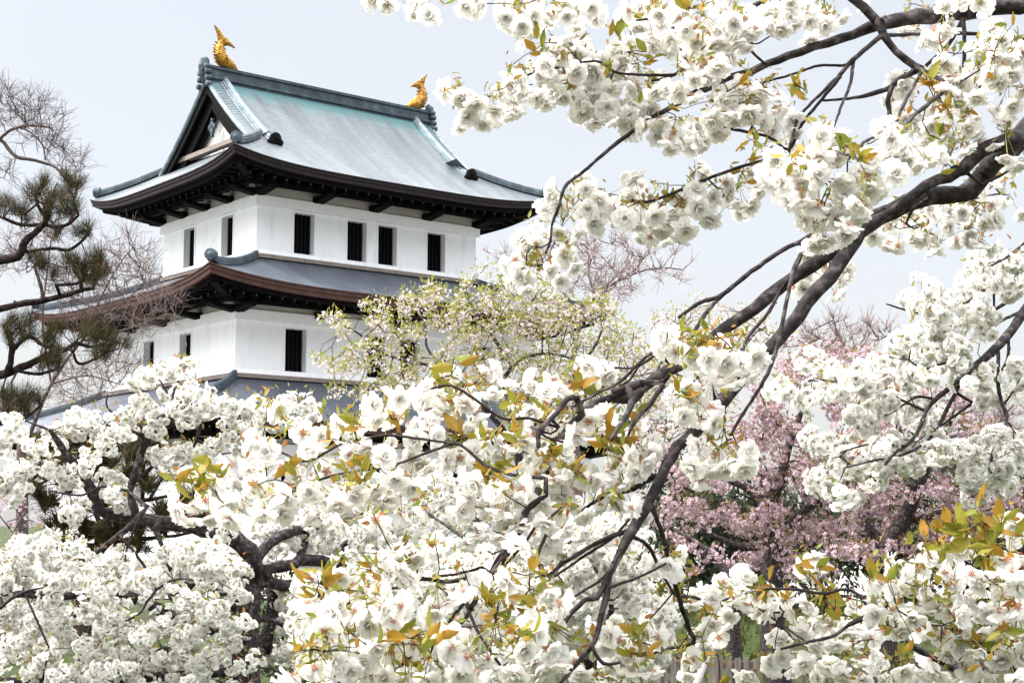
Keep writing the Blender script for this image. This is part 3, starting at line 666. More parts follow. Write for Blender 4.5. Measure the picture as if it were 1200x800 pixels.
for (px, D, w_, top, lab) in ((838, 13.0, .085, 752, 'thick dark timber post under the right hand blossoms with a pole leaning on it'), (774, 14.0, .055, 757, 'slim dark timber post left of the leaning pole')):
    p = pt(px, top, D); g0 = gz(p[0], p[1])-.2; mb = MB(); mb.tube([(p[0], p[1], g0), (p[0]+.01, p[1], (g0+p[2])/2), (p[0], p[1], p[2])], [w_*.55, w_*.52, w_*.48], 10)
    o = mb.build('timber_post', M['post'], None, smooth=True, label=lab, category='post', group='dark posts by the fence')
p0 = pt(829, 768, 12.8); d = np.array([-.42, 0, -1.0]); mb = MB(); t = (p0[2]-gz(p0[0]-.5, p0[1])+.1); mb.tube([p0+d*t, p0+d*t*.5, p0], [.035, .033, .03], 9); mb.build('leaning_pole', M['greywood'], None, smooth=True, label='pale grey pole leaning against the thick dark post', category='pole')
# ------------------------------------------------------------------ data for the trees: x y radius (photo pixels) of blossom clumps
def nums(t, k=3):
    v = [float(q) for q in t.replace('/', ' ').split()]; return [v[i:i+k] for i in range(0, len(v), k)]
A_TOP = nums("""438 2 13 455 4 9 490 10 14 503 20 11 545 6 15 560 2 12 590 14 16 608 30 15 620 12 18 640 20 17 625 34 12 660 14 17 672 30 15 690 8 15 700 20 12 668 2 14
524 106 13 541 112 15 557 120 14 546 134 13 566 142 11 580 128 11 588 108 12 606 98 14 612 112 15 629 113 10 602 130 6 600 88 8
627 82 15 643 72 17 661 66 17 680 62 17 690 75 14 648 92 18 668 94 20 676 110 18 656 112 14 676 128 16 698 142 10 700 98 18 693 118 16 722 106 18 706 124 14 716 130 10 733 78 18 728 62 14 738 54 12 745 100 14 735 92 12
733 28 12 748 34 13 737 12 10 766 40 14 784 50 19 793 25 15 805 35 12 798 8 14 815 48 10 804 70 14 821 76 10 822 60 9 752 8 9 775 20 9 765 58 10
848 30 18 843 12 14 868 20 18 886 30 14 872 38 14 858 52 15 838 52 14 826 76 12 842 78 12 815 92 12 832 92 10
762 106 14 780 102 15 793 108 12 750 115 10 726 138 9 766 138 16 752 150 14 784 158 15 768 158 12 740 144 10 820 164 13 835 140 12 842 154 12 848 116 14 850 134 12 812 148 9 872 110 15 884 118 14 875 132 14 895 104 12 862 128 10 893 142 8
905 14 15 925 10 14 917 32 9 905 30 13 946 12 12 950 24 9 968 30 8 985 20 9 1010 4 9 930 26 8
1062 36 10 1076 32 12 1094 34 12 1112 32 9 1083 54 10 1092 46 8 1106 4 9 1128 2 10 1148 2 7
1160 50 13 1177 48 12 1166 66 12 1182 64 14 1150 76 12 1138 84 9 1192 62 16 1190 84 16 1196 106 14 1170 96 13 1156 88 10 1108 74 10 1120 88 12 1110 106 13 1128 104 13 1145 112 12 1130 126 11 1112 132 11 1122 118 10 1184 124 6 1172 76 10
1063 102 13 1050 96 9 1045 118 11 1058 126 10 1078 134 12 1094 128 10 1074 148 10 1092 146 9 1108 146 9 1062 140 10
1118 158 12 1136 150 13 1112 172 12 1130 172 11 1080 170 9 1104 184 9 1192 188 11 1180 182 9 1178 143 5 1145 165 9
913 128 12 912 110 9 930 154 7 928 140 7""")
A_MAIN = nums("""960 163 17 978 154 12 958 188 17 978 182 13 1032 152 17 1050 166 16 1018 186 15 1040 184 17 1060 184 14 1012 208 16 985 212 17 958 208 16 932 194 13 918 212 15 938 230 16 962 240 17 990 232 16 1024 214 16 1048 204 15 1070 192 12 1086 186 9 904 206 11 911 188 8 938 214 12
965 272 17 988 274 15 978 256 15 1002 250 10 944 258 8 950 282 8 995 262 10 1008 236 10""")
A_ROW = nums("""1040 285 8 1052 288 7 1070 278 8 1088 290 6 1080 268 8 1060 262 9 1066 248 8 1086 244 9 1040 264 7 1101 283 6 1106 238 9 1076 254 8 1024 276 7 1046 250 8 1118 246 8
1148 224 11 1130 250 12 1115 264 8 1162 240 11 1172 232 9 1136 268 11 1153 260 9 1150 282 9 1174 214 9 1196 250 7 1184 194 9 1140 238 9 1165 258 8 1158 292 7
948 302 9 944 320 7 966 312 8 942 336 6 985 328 8 978 342 6 990 318 6
648 226 13 640 246 12 658 240 10 688 220 13 690 244 14 692 260 13 676 272 12 655 270 8 702 234 9 700 252 10 610 282 8 716 248 13 728 240 13 738 214 11 746 232 11 744 210 8 732 256 11 750 262 12 768 256 14 776 270 13 752 278 9 762 278 9 784 262 11 790 250 8 804 268 11 812 240 13 826 246 13 800 226 8 815 224 10 832 256 8 836 230 12 850 230 10 866 236 12 877 240 9 850 214 11 880 206 10 822 206 9 888 224 10 905 212 9
612 280 7 636 278 9 628 286 7 603 304 9 611 322 12 600 332 9 660 298 10 672 310 8 642 316 10 655 328 9 618 336 7 645 300 8""")
A_MID = nums("""783 394 14 777 404 13 792 412 14 798 396 10 812 418 14 828 420 13 848 424 13 842 404 9 866 426 14 856 446 13 876 438 12 882 416 10 845 440 12 838 412 9 808 404 8
805 452 5 812 466 10 833 476 9 802 486 10 819 492 12 836 494 9 820 522 13 814 546 13 834 550 13 858 540 11 850 548 9 876 530 8 871 546 9 838 532 8""")
A_BOT = nums("""527 440 8 565 440 11 576 434 8 546 472 5 500 455 9 514 464 16 496 470 8 595 456 10 626 450 10 650 444 8 653 460 12 640 462 8 692 428 8 696 440 11 711 438 13
435 474 10 438 490 9 466 468 9 462 486 9 478 494 12 488 514 12 502 498 9 508 512 9 401 500 13 412 518 12 340 500 9 326 476 8 560 482 12 551 468 7 532 480 9 504 480 10 590 520 13 575 510 8 460 522 12 450 536 9 478 544 13 464 560 13 480 556 10 500 545 8 522 538 12 545 500 9 556 530 9
364 530 12 372 518 8 382 552 12 430 524 7 410 532 8 350 560 13 338 576 15 362 576 13 378 582 13 400 588 15 388 600 11 294 546 15 302 566 16 272 544 11 282 562 14 318 580 14 286 586 13 252 568 12 240 586 11 226 590 11 262 592 12 210 598 8 325 546 13 330 600 11 360 602 12 404 612 9 300 512 12 312 528 12 295 524 8 308 600 12 270 606 8 245 602 8
420 580 16 438 572 12 452 588 15 478 574 15 470 600 14 440 608 11 500 596 8 560 566 14 576 578 15 550 580 12 590 596 15 600 582 14 572 600 12 540 598 9 548 560 8
610 494 12 640 488 9 616 516 11 600 506 9 622 480 9 668 452 8 636 474 6 630 522 9 646 502 8 600 522 8 620 536 9
678 514 15 658 532 8 640 540 11 652 558 15 630 556 11 616 576 15 634 586 12 660 576 15 690 560 15 712 550 14 736 534 13 752 540 12 762 530 10 747 502 9 752 514 10 726 530 11 720 576 12 700 590 12 680 600 13 655 600 13 730 566 10 745 552 9 718 500 9 708 488 11 690 494 11 700 512 8 740 594 8 724 588 8 620 602 11 606 614 11 570 612 13 560 626 9 642 612 11 588 628 11 604 640 13 645 628 8 660 618 8 625 624 9
470 660 13 456 672 8 482 676 8 463 644 9 505 640 11 520 636 9 410 688 13 426 700 13 442 694 12 414 716 15 392 718 14 372 716 13 360 706 10 400 740 13 430 730 13 380 740 12 370 754 9 446 714 10 400 672 9 470 710 11 462 726 9 478 698 8 508 712 14 522 706 12 542 690 15 502 726 9 572 690 11 566 736 14 582 728 9 590 700 11 530 758 14 548 768 13 520 752 10 560 786 14 540 788 13 572 770 10 530 744 10
344 792 11 368 782 14 390 774 13 410 786 13 427 774 11 436 790 11 450 792 9 335 800 9 500 796 11 470 796 9 440 756 9 456 762 10 596 680 9 602 692 8 484 754 8 376 800 12
640 694 14 656 706 12 620 690 10 634 718 11 650 736 11 625 744 11 612 760 11 640 760 13 655 776 9 606 788 13 630 790 11 590 792 10 606 744 8 626 775 9""")
A_LOW = nums("""716 744 11 710 756 10 736 766 13 740 786 11 766 786 10 726 750 12 750 772 11 770 746 8 756 740 9 690 796 9 680 786 9 716 780 8 726 796 8 702 744 8 784 660 7 770 664 8
848 682 10 873 680 10 830 692 8 816 696 9 836 702 7 860 700 8 810 706 8 876 708 11 890 714 8 855 716 6 882 694 8 835 730 12 850 728 8 842 746 8 824 752 7 820 740 6 797 775 9 812 772 9 805 787 8 872 792 10 884 786 9 896 694 8 895 716 8
905 714 8 955 654 9 945 670 8 960 668 8 920 704 9 930 716 12 946 720 11 905 740 8 915 748 9 903 772 6 916 770 8 905 783 7 927 782 7 940 775 8 942 760 9 940 738 10 952 732 11 970 736 14 966 720 10 997 711 12 984 726 11 1000 736 12 960 755 13 980 756 13 1000 756 11 1010 740 9 1022 746 8 970 780 13 990 790 13 960 794 10 1010 772 11 1026 780 13 1036 770 10 1055 782 13 1066 792 11 1040 796 10 1010 796 10 948 706 7 935 734 8""")
A_BR = nums("""1020 680 11 1030 698 12 1026 718 12 1036 738 9 1046 660 10 1060 670 13 1076 664 13 1088 654 11 1077 682 16 1052 694 14 1080 708 13 1060 712 10 1100 714 9 1046 714 9 1070 722 8 1116 680 12 1110 700 11 1120 720 11 1106 740 9 1076 736 7 1090 698 11 1134 698 13 1150 718 12 1166 716 15 1176 698 15 1190 686 15 1196 714 15 1186 738 13 1166 746 12 1150 682 11 1168 678 10 1138 672 10 1130 640 10 1116 644 9 1110 662 8 1130 780 13 1112 764 11 1136 790 11 1166 794 11 1180 764 13 1196 768 13 1170 772 9 1146 744 9 1092 770 11 1098 786 10 1122 758 10 1190 794 11 1108 796 9 1180 654 9 1196 650 10 1142 704 10 1190 614 8 1180 620 9 1172 664 10 1186 668 9 1199 740 12 1125 742 8 1150 760 9""")
A_LEAF = nums("""632 50 24 636 58 18 710 40 18 726 36 20 724 28 16 745 16 16 806 4 22 818 6 18 756 58 20 768 64 18 712 80 16 706 70 14 812 28 14 750 118 16 800 122 16 812 132 14 866 94 20 872 100 16 926 92 22 934 98 20 940 102 14 985 168 26 1002 176 24 1012 182 20 992 158 20 930 176 20 922 186 18 1086 84 24 1094 90 18 1078 92 16 1164 84 12 1146 58 12 1128 52 12 1182 26 14 1140 130 12 1112 152 12 1086 184 14 1104 196 16 1122 186 12 876 160 18 886 166 20 882 186 18 668 244 16 676 238 14 780 222 22 786 232 16 634 298 14 642 302 12 860 198 14 872 208 14 1152 234 12 1086 260 10 530 102 12 604 95 14 811 384 26 820 392 24 828 376 20 790 452 20 802 458 24 848 452 14 856 404 18 845 516 14 856 522 12 765 232 14 1133 252 10
530 418 26 512 440 22 545 450 14 683 450 26 674 446 24 606 466 22 640 474 24 648 466 18 655 478 14 470 486 18 416 490 24 456 486 20 426 512 14 378 512 16 336 538 22 346 546 22 326 492 20 402 544 24 416 538 20 432 556 22 408 562 18 226 558 28 240 546 28 248 540 22 236 566 24 212 556 24 254 552 22 541 498 30 548 508 26 535 505 20 572 504 24 577 540 26 588 546 24 566 546 24 592 556 20 600 506 22 574 556 20 716 498 28 728 514 28 738 518 26 710 514 20 650 524 22 662 540 24 642 536 18 672 544 24 436 662 20 442 668 16 420 664 20 368 668 28 380 680 26 364 688 24 376 672 22 356 754 26 370 760 18 404 758 12 416 760 12 450 742 28 462 738 26 490 738 28 498 734 24 505 746 22 484 774 20 490 784 18 476 780 16 574 698 28 566 708 24 584 694 22 592 720 26 570 760 14 586 754 14 598 762 14 620 668 28 628 690 26 614 696 24 632 718 24 642 726 26 610 740 26 622 736 24 604 735 20 672 750 18 684 744 16
744 738 24 742 756 20 766 756 20 700 786 16 720 790 14 780 680 14 790 688 12 800 746 16 828 772 16 834 758 18 836 714 18 845 722 14 860 702 14 842 790 22 890 684 22 897 676 22 886 694 18 905 682 22 924 690 20 946 664 24 960 656 20 970 682 28 984 690 24 962 702 24 976 716 14 966 722 12 1002 780 14 1022 668 28 1036 674 26 1046 668 22 1076 622 26 1090 632 28 1102 634 26 1115 606 36 1135 612 38 1152 622 36 1142 636 32 1150 646 24 1166 640 24 1160 604 30 1176 602 30 1146 590 28 1100 682 16 1074 742 18 1082 734 14 1060 756 18 1052 760 16 1122 744 22 1136 754 22 1146 748 20 1152 768 16 1166 740 22 1180 736 22 1070 772 20 1042 726 18 1190 620 24 1178 640 20 1100 620 22""")
# ------------------------------------------------------------------ building a blossoming tree
def blossom_tree(name, label, cat, group, wood, centres, flowers, axes, fr, tpls, pmats, nparts, leaves=(), rmin=.0012, leafsize=.02, base=None, sun_name='blossoms', bark=None, stalks=True, tufts=None, thick=.006):
    """wood: Wood; flowers/axes per clump list; the biggest clumps become parts of their own, the rest one mesh"""
    root = thing(name, label, cat, group)
    wood.finish(rmin)
    tb = MB(); wood.mesh(tb, m=0, thick=thick, mthin=1); tb.build('trunk', bark or [M['bark'], M['twig']], root, smooth=True)
    return root
def umbel_parts(root, clumps, tpls, fr, mats, nparts, frj=.12, stalk=None, name='blossom_cluster'):
    """clumps: list of (centre, positions, axes, view distance)"""
    order = sorted(range(len(clumps)), key=lambda i: -len(clumps[i][1])/clumps[i][3]**2)
    rest = MB(); first = order[:nparts]
    for rank, i in enumerate(order):
        c, P, A, D = clumps[i]; mb = MB() if rank < nparts else rest
        sc_ = fr*rng.uniform(1-frj, 1+frj, len(P)); scatter(mb, tpls, P, A, sc_)
        if stalk:
            for p, a, s_ in zip(P, A, sc_):
                q = p-a*s_*.12; mid = (q+c)/2+(q-c)*.1+np.array([0, 0, -.002]); mb.tube([c, mid, q], [stalk, stalk, stalk*1.6], 4, m=3, cap=False)
        if rank < nparts: mb.build(name, mats, root, smooth=True)
    if rest.n: rest.build('blossoms' if nparts else 'crown', mats, root, smooth=True, kind='stuff' if nparts else None)
def pts_from_blobs(B, Dfun, fpx, dens, jit=.05):
    out = []
    for x, y, r in B:
        D = Dfun(x, y); n = max(1, int(round(dens*(r/(fpx/D))**2)))
        for k in range(n):
            rr = max(0, r-.55*fpx/D)*math.sqrt(R_.random()) if n > 1 else 0; a = R_.uniform(0, 6.28)
            out.append((x+rr*math.cos(a), y+rr*math.sin(a), D+R_.gauss(0, jit)))
    return out
def trunk_down(W, i, foot, r0, r1, bend=(0, 0, 0), n=10):
    """adds the bole from wood node i down to its foot"""
    p = W.P[i].copy(); par = i
    for k in range(1, n+1):
        t = k/n; q = p+(np.array(foot)-p)*t+np.array(bend)*math.sin(math.pi*t); par = W.node(q, par, r0+(r1-r0)*t, True)
# ================================================================== near white cherry: boughs come in from the right
W = Wood(); FPA = .0245*FPX
TR = (1.95, 3.05)                                       # where its trunk stands (x, y)
def L(t, D, **k):
    q = nums(t, 3); n = len(q); D = D if isinstance(D, (list, tuple)) else (D, D)
    return W.limb([(x, y, D[0]+(D[1]-D[0])*i/max(1, n-1), w_) for i, (x, y, w_) in enumerate(q)], **k)
# trunk first: foot, bole, fork
foot = np.array([TR[0], TR[1], gz(*TR)-.15]); par = -1
for k in range(14):
    t = k/13; par = W.node(foot+np.array([-.18*t-.05*math.sin(t*5), .05*math.sin(t*4), t*2.0]), par, .105-.045*t, True)
for k in range(1, 7): t = k/6; par = W.node(W.P[13]+np.array([-.15*t, -.03*t, .45*t]), par, .058-.03*t, True)
L("1560 130 44 1450 100 36 1330 110 32 1230 132 28 1196 160 26 1165 190 25 1146 215 24 1125 229 22 1090 231 22 1062 238 21 1030 254 21 1007 272 19 985 290 17 950 311 16 915 337 16 885 362 15 850 384 14 815 414 14 795 428 14 772 440 13 752 455 13 742 467 12 717 467 11 697 474 11 682 486 10 667 500 9 652 525 8 636 562 8 618 600 9 597 633 7 572 675 6 545 705 5 520 735 4", (3.3, 2.6))
L("1195 160 20 1170 168 18 1150 176 17 1128 198 16 1112 207 15 1085 217 14 1062 236 12 1040 250 8", (3.0, 2.98))
L("1008 270 19 992 298 17 970 325 17 945 356 17 920 388 17 900 410 17 880 432 17 858 458 16 838 482 15 815 502 15 800 518 14 788 533 14 775 556 13 762 585 13 755 600 12 740 622 12 727 648 10 715 672 8 710 700 8 700 740 7 693 757 6 675 778 5 655 802 4", (2.95, 2.45))
L("1560 130 30 1450 60 26 1330 20 24 1240 5 22 1200 7 20 1187 8 20 1150 11 19 1112 16 19 1075 20 19 1050 25 17 1027 30 15 1000 41 12 970 50 11 937 61 10 900 75 9 880 84 9 857 90 8 837 100 8 817 108 8 797 120 7 777 131 6 750 147 6 740 155 5 720 170 5 700 187 4 684 201 4 665 215 4 659 227 4 654 245 4 647 262 3 645 282 3 639 297 2.5", (3.2, 3.0))
L("1030 28 12 1012 8 11 992 -6 10 960 -30 8 900 -40 6 820 -30 5 740 -20 4 660 -14 4 600 -10 3 540 -8 3 480 -8 2.5", (3.1, 3.15))
L("1031 27 11 1036 42 10 1050 60 9 1072 77 9", 3.08); L("1080 80 7 1055 92 7 1045 102 7 1022 110 6 1000 115 4 965 118 3", (3.06, 3.1))
L("1045 102 6 1041 122 6 1044 145 5", 3.06); L("1034 42 7 1017 55 6 1000 70 6 985 87 5 960 112 4 935 137 3", (3.08, 3.05))
L("1000 71 5 996 100 4 985 127 3.5 976 152 3", (3.08, 2.9)); L("1040 42 5 1075 40 5 1120 39 5 1175 43 5 1215 50 5", (3.08, 3.2))
L("1120 40 5 1107 57 5 1085 77 4.5", 3.15); L("1129 24 6 1130 55 5 1129 88 5", 3.1); L("1075 80 6 1109 100 5 1090 120 5 1065 142 5 1058 170 4", (3.05, 2.6))
L("987 77 3.5 960 77 3.5 935 85 3 900 95 3 870 102 2.5", (3.08, 3.1)); L("1128 90 4 1130 130 3 1126 160 3", (3.1, 3.1)); L("1175 43 4 1165 70 3.5 1150 100 3 1130 130 2.5", (3.15, 3.1))
L("966 254 7 958 270 7 947 285 6 932 312 6 924 342 5 915 387 5 912 402 5 902 432 4.5 887 460 4 870 486 4 856 510 3.5", (2.9, 2.6))
L("960 268 7 941 281 6 920 291 6 900 304 6 875 322 6 857 337 6 842 347 5.5 817 356 5 795 372 4", (2.9, 2.7)); L("845 347 5 827 367 5.5 812 392 5 806 402 3", (2.78, 2.65))
L("915 340 5 900 367 4.5 875 398 4 869 425 3.5 862 462 3", (2.85, 2.6)); L("924 180 4 905 186 4 880 192 4 855 200 4 815 215 4 787 227 3.5 757 237 3.5 735 235 3", (3.0, 3.15))
L("985 90 5 960 120 4 940 145 4 925 175 4 912 168 4 900 160 4 862 152 4 842 148 3.5", (3.05, 3.05)); L("882 148 3.5 868 138 3 857 125 3", 3.05); L("1080 84 5 1060 120 4 1045 150 4 1015 165 4 1000 178 4", (3.0, 2.5))
L("1000 -34 6 940 -6 6 897 2 6 875 12 5.5 855 28 4 832 40 4 817 67 4 790 88 4 765 95 3", (3.1, 3.05)); L("800 60 4 782 21 3.5 767 22 3 745 24 2.5", 3.05); L("790 88 4 727 86 3.5 700 72 3 660 78 3 612 90 3 585 108 2.5 560 118 2", (3.05, 3.05))
L("855 30 4 880 60 3.5 897 75 3", 3.1); L("870 45 3 885 52 2.5 900 44 2 912 38 2", 3.08)
L("1090 232 5 1070 245 4 1062 262 3", (3.0, 3.15)); L("1150 216 4 1168 208 4 1182 200 3", (3.0, 3.1))
L("682 485 9 676 467 8 665 468 7 652 484 7 640 497 6 631 504 6 631 524 5", (2.7, 2.62)); L("655 500 4 645 508 3 628 502 4 640 512 3 660 518 3", 2.66)
L("752 448 9 735 453 9 717 459 8", 2.74); L("778 448 7 772 458 7 762 473 6 752 484 6 745 492 5 738 505 4", (2.75, 2.66)); L("742 466 9 738 480 8 730 492 6 716 515 5", (2.72, 2.6))
L("790 430 5 767 414 4 747 427 4 725 448 3.5 695 463 3.5 672 476 3", (2.74, 2.7)); L("767 416 4 745 430 3 720 431 3", 2.76); L("750 425 3.5 738 445 3 725 452 3", 2.74)
L("775 557 8 755 562 8 742 573 7 727 576 5 700 586 4.5 682 598 4", (2.74, 2.75))
L("741 620 6 712 630 5.5 682 646 5 660 660 5 645 672 4", (2.62, 2.6)); L("752 592 4 742 602 3.5 720 628 3.5 687 650 3.5 650 675 3", (2.66, 2.6)); L("712 675 7 700 700 6.5 687 702 6 667 720 6 660 736 5", (2.55, 2.5))
L("727 647 4 715 668 4 700 682 3.5 680 694 3 655 712 3", (2.58, 2.5)); L("716 687 4 750 675 3.5 780 660 3.5", (2.54, 2.6)); L("740 628 5 760 640 5 775 670 4 790 696 3", (2.62, 2.8))
L("762 585 7 768 604 6 775 622 6 785 660 6 795 698 6 807 735 6 812 752 5 780 760 3.5 765 766 3", (2.66, 3.0)); L("694 758 5 707 777 4.5 727 775 3.5", 2.46); L("795 698 4 815 700 4 835 706 3.5 860 700 3 885 706 3", (2.9, 3.1))
L("602 638 6 582 665 8 572 677 7", 2.58); L("615 606 8 618 596 8 640 580 6", 2.6); L("566 672 5 527 681 5 495 678 4.5 475 686 4 450 691 3.5 425 700 3", (2.56, 2.6)); L("565 664 4 535 672 3.5 507 675 3.5", 2.58)
L("620 680 5 628 655 4.5 634 640 4.5 642 622 4 647 604 4", (2.56, 2.6)); L("592 662 4 605 648 3.5 618 632 3.5 630 612 3.5", 2.58); L("592 662 4 560 700 5 540 730 5 500 745 4 470 755 4 440 762 3", (2.56, 2.45))
L("640 560 5 600 556 4 570 545 4 537 520 3.5 515 525 3.5 495 532 3.5 480 538 3 450 548 3 415 552 3 380 560 3 340 575 3 300 580 3 260 590 2.5", (2.62, 2.7)); L("537 520 3 500 515 3 460 510 3 435 512 3 400 520 3 360 540 3 330 530 2.5 300 520 2.5", (2.65, 2.75))
L("652 500 4 620 490 3.5 590 490 3.5 560 470 3.5 530 452 3.5 505 455 3", (2.66, 2.7)); L("545 705 5 560 740 4 580 770 4 600 800 4", (2.5, 2.4)); L("500 745 4 470 780 4 440 800 4 400 802 3", (2.45, 2.4)); L("450 691 3.5 410 705 3 390 730 3", (2.6, 2.5))
# low right bough
L("1560 400 26 1450 560 22 1330 680 18 1260 790 14 1200 825 12 1155 800 9 1115 781 8 1075 760 7 1055 748 6 1037 735 6 1020 722 5 1000 728 4 975 745 4 945 752 3.5 915 760 3", (3.1, 2.75)); L("1330 680 12 1250 690 9 1200 680 7 1152 660 6 1130 652 5.5 1105 642 5", (2.85, 2.6))
L("1200 825 8 1190 790 6 1180 777 5 1145 757 5 1130 740 4 1100 735 4 1082 732 4", (2.8, 2.6)); L("1020 722 5 1010 700 4 990 690 4 965 695 4 930 690 4 895 690 3", (2.75, 2.9)); L("945 752 3 900 720 3 870 700 3", (2.85, 3.1)); L("1040 737 4 1040 700 4 1060 680 3.5", 2.65)
W.spurs(150, .0012, .012, .004); W.spurs(50, .006, .03, .004)
def DA(x, y):
    return 3.05
fl = []
for B_, Df, j in ((A_TOP, lambda x, y: 3.02+.12*math.sin(x*.02), .05), (A_MAIN, lambda x, y: 2.5, .05), (A_ROW, lambda x, y: 3.15 if x < 930 else 3.3, .05), (A_MID, lambda x, y: 2.62, .05),
                  (A_BOT, lambda x, y: 2.78-.42*sstep(450, 800, y)-(.0 if x > 420 else .05), .05), (A_LOW, lambda x, y: 2.75 if x < 790 else 3.0, .06), (A_BR, lambda x, y: 2.62, .06)):
    fl += pts_from_blobs(B_, Df, FPA, 2.0, j)
n0 = len(fl)
for x, y, D in list(fl):                               # flowers on the far side of the same boughs
    if 740 < x < 965 and y > 700: continue
    if R_.random() < .75: fl.append((x+R_.gauss(0, 9), y+R_.gauss(0, 7), D+R_.uniform(.05, .16)))
FP = np.array([pt(*q) for q in fl]); 
lab, C = kgroup(FP, len(FP)//6)
tipc = []; clumps = []
for q in range(len(C)):
    I = np.where(lab == q)[0]
    if len(I) == 0: continue
    P = FP[I]; c = P.mean(0)+[0, .0, .030]; ax = P-c; ax /= np.linalg.norm(ax, axis=1)[:, None]+1e-9
    ax = ax+rng.normal(size=ax.shape)*.42+[0, -.22, -.12]; ax /= np.linalg.norm(ax, axis=1)[:, None]
    dd = np.linalg.norm(P-c, axis=1); near_ = dd < .085
    if near_.any(): clumps.append((c, P[near_], ax[near_], max(.5, c[1]))); tipc.append(c)
    for p_, a_ in zip(P[~near_], ax[~near_]):
        c_ = p_-a_*.035+np.array([0, 0, .02]); clumps.append((c_, p_[None], a_[None], max(.5, c[1]))); tipc.append(c_)
W.grow(tipc, step=.02, wob=.10, rmin=.0013, pen=.12)
root = blossom_tree('white_cherry_tree', 'nearest white double cherry, biggest blossoms, bronze leaves, thick boughs reaching in from the right', 'cherry tree', 'white cherry trees in bloom', W, None, None, None, None, None, None, 0, rmin=.0011, thick=.0045)
umbel_parts(root, clumps, DF, .0264, [M['petal'], M['eye'], M['calyx'], M['stem']], 96, stalk=.0006)
# leaves: hand-placed sprays of big bronze leaves plus small leaf buds where the flower stalks start
Ld = FP[:n0]; LPx = np.array(fl[:n0])
sprays = []
for x, y, l in A_LEAF:
    k = np.argmin((LPx[:, 0]-x)**2+(LPx[:, 1]-y)**2); D = LPx[k, 2]-.05; p = pt(x, y+l*.3, D); m_ = 3 if l >= 20 else 2
    for q in range(m_):
        a = rng.normal(size=3)*[.75, .45, .55]+[0, -.25, .35]; sprays.append((p+rng.normal(size=3)*.006, a, l/FPX*D*rng.uniform(.85, 1.2)))
SPR = np.array([s_[0] for s_ in sprays]); lab2, C2 = kgroup(SPR, 92)
for q in range(len(C2)):
    I = np.where(lab2 == q)[0]
    if len(I) == 0: continue
    mb = MB(); scatter(mb, LT, SPR[I], np.array([sprays[i][1] for i in I]), np.array([sprays[i][2] for i in I]))
    c = SPR[I].mean(0)
    for p_ in SPR[I]:
        if np.linalg.norm(p_-c) < .07: mb.tube([c, (c+p_)/2+np.array([0, 0, .003]), p_], [.0009, .0007, .0006], 4, m=2, cap=False)
    k = 10; scatter(mb, LS, c+rng.normal(size=(k, 3))*.012, rng.normal(size=(k, 3))+[0, -.2, -.2], rng.uniform(.008, .02, k), moff=[1])
    mb.build('leaf_spray', [M['leaf'], M['tuft'], M['twig']], root, smooth=True)
mb = MB()
for c, P, ax, D in clumps:
    k = 12; scatter(mb, LS, c+rng.normal(size=(k, 3))*.010, rng.normal(size=(k, 3))+[0, -.4, -.1], rng.uniform(.008, .022, k))
    if R_.random() < .13:
        k = 2; scatter(mb, LT, c+rng.normal(size=(k, 3))*.006+[0, -.01, .01], rng.normal(size=(k, 3))*.6+[0, -.3, .4], rng.uniform(.022, .038, k), moff=[1])
mb.build('leaf_buds', [M['tuft'], M['leaf']], root, smooth=True, kind='stuff')
# ================================================================== trees whose clumps hold many small flowers
def px_poly(poly, step, jit=.5):
    P = np.array(poly, float); x0, y0 = P.min(0); x1, y1 = P.max(0); out = []
    for x in np.arange(x0, x1, step):
        for y in np.arange(y0, y1, step):
            a = x+R_.uniform(-jit, jit)*step; b = y+R_.uniform(-jit, jit)*step; c = False; n = len(P)
            for i in range(n):
                (xa, ya), (xb, yb) = P[i], P[i-1]
                if (ya > b) != (yb > b) and a < (xb-xa)*(b-ya)/(yb-ya)+xa: c = not c
            if c: out.append((a, b))
    return out
def balls(cs, rad, nper, fr, up=.35):
    """clumps of nper flowers over a ball of radius rad round each centre"""
    out = []
    for c in cs:
        n = max(2, int(nper*rng.uniform(.7, 1.25))); d = rng.normal(size=(n, 3))+[0, -.25, -up*.5]; d /= np.linalg.norm(d, axis=1)[:, None]
        r = rad*rng.uniform(.75, 1.25)
        P = c+d*r*np.array([1.15, 1.15, .85])*rng.uniform(.65, 1.05, (n, 1)); A = d+rng.normal(size=d.shape)*.3
        out.append((c+np.array([0, 0, .3*rad]), P, A, max(1, c[1])))
    return out
def small_tree(name, label, cat, group, W, cs, rad, nper, fr, tpls, pm, nparts, rmin, step, leafmat, leaffrac, leaflen, stalk=None, bark=None, wob=.12, leaftp=None, barkthick=.012, rmax=None, tw=None):
    cs = np.array(cs); clumps = balls(cs, rad, nper, fr)
    W.grow([c[0]-np.array([0, 0, rad*.2]) for c in clumps], step=step, wob=wob)
    root = thing(name, label, cat, group)
    if tw: W.twiglets(*tw)
    W.finish(rmin, 2.9, rmax)
    tb = MB(); W.mesh(tb, m=0, thick=barkthick, mthin=1); tb.build('trunk', bark or [M['bark'], M['twig']], root, smooth=True)
    umbel_parts(root, clumps, tpls, fr, pm, nparts, stalk=stalk)
    if leaffrac:
        mb = MB()
        for c, P, A, D in clumps:
            k = int(rng.poisson(leaffrac*nper))
            if k: d = rng.normal(size=(k, 3))+[0, -.3, .3]; scatter(mb, leaftp or LS, c+d*rad*.45, d+rng.normal(size=(k, 3))*.4, leaflen*rng.uniform(.6, 1.2, k))
        mb.build('leaves', [leafmat], root, smooth=True)
    return root
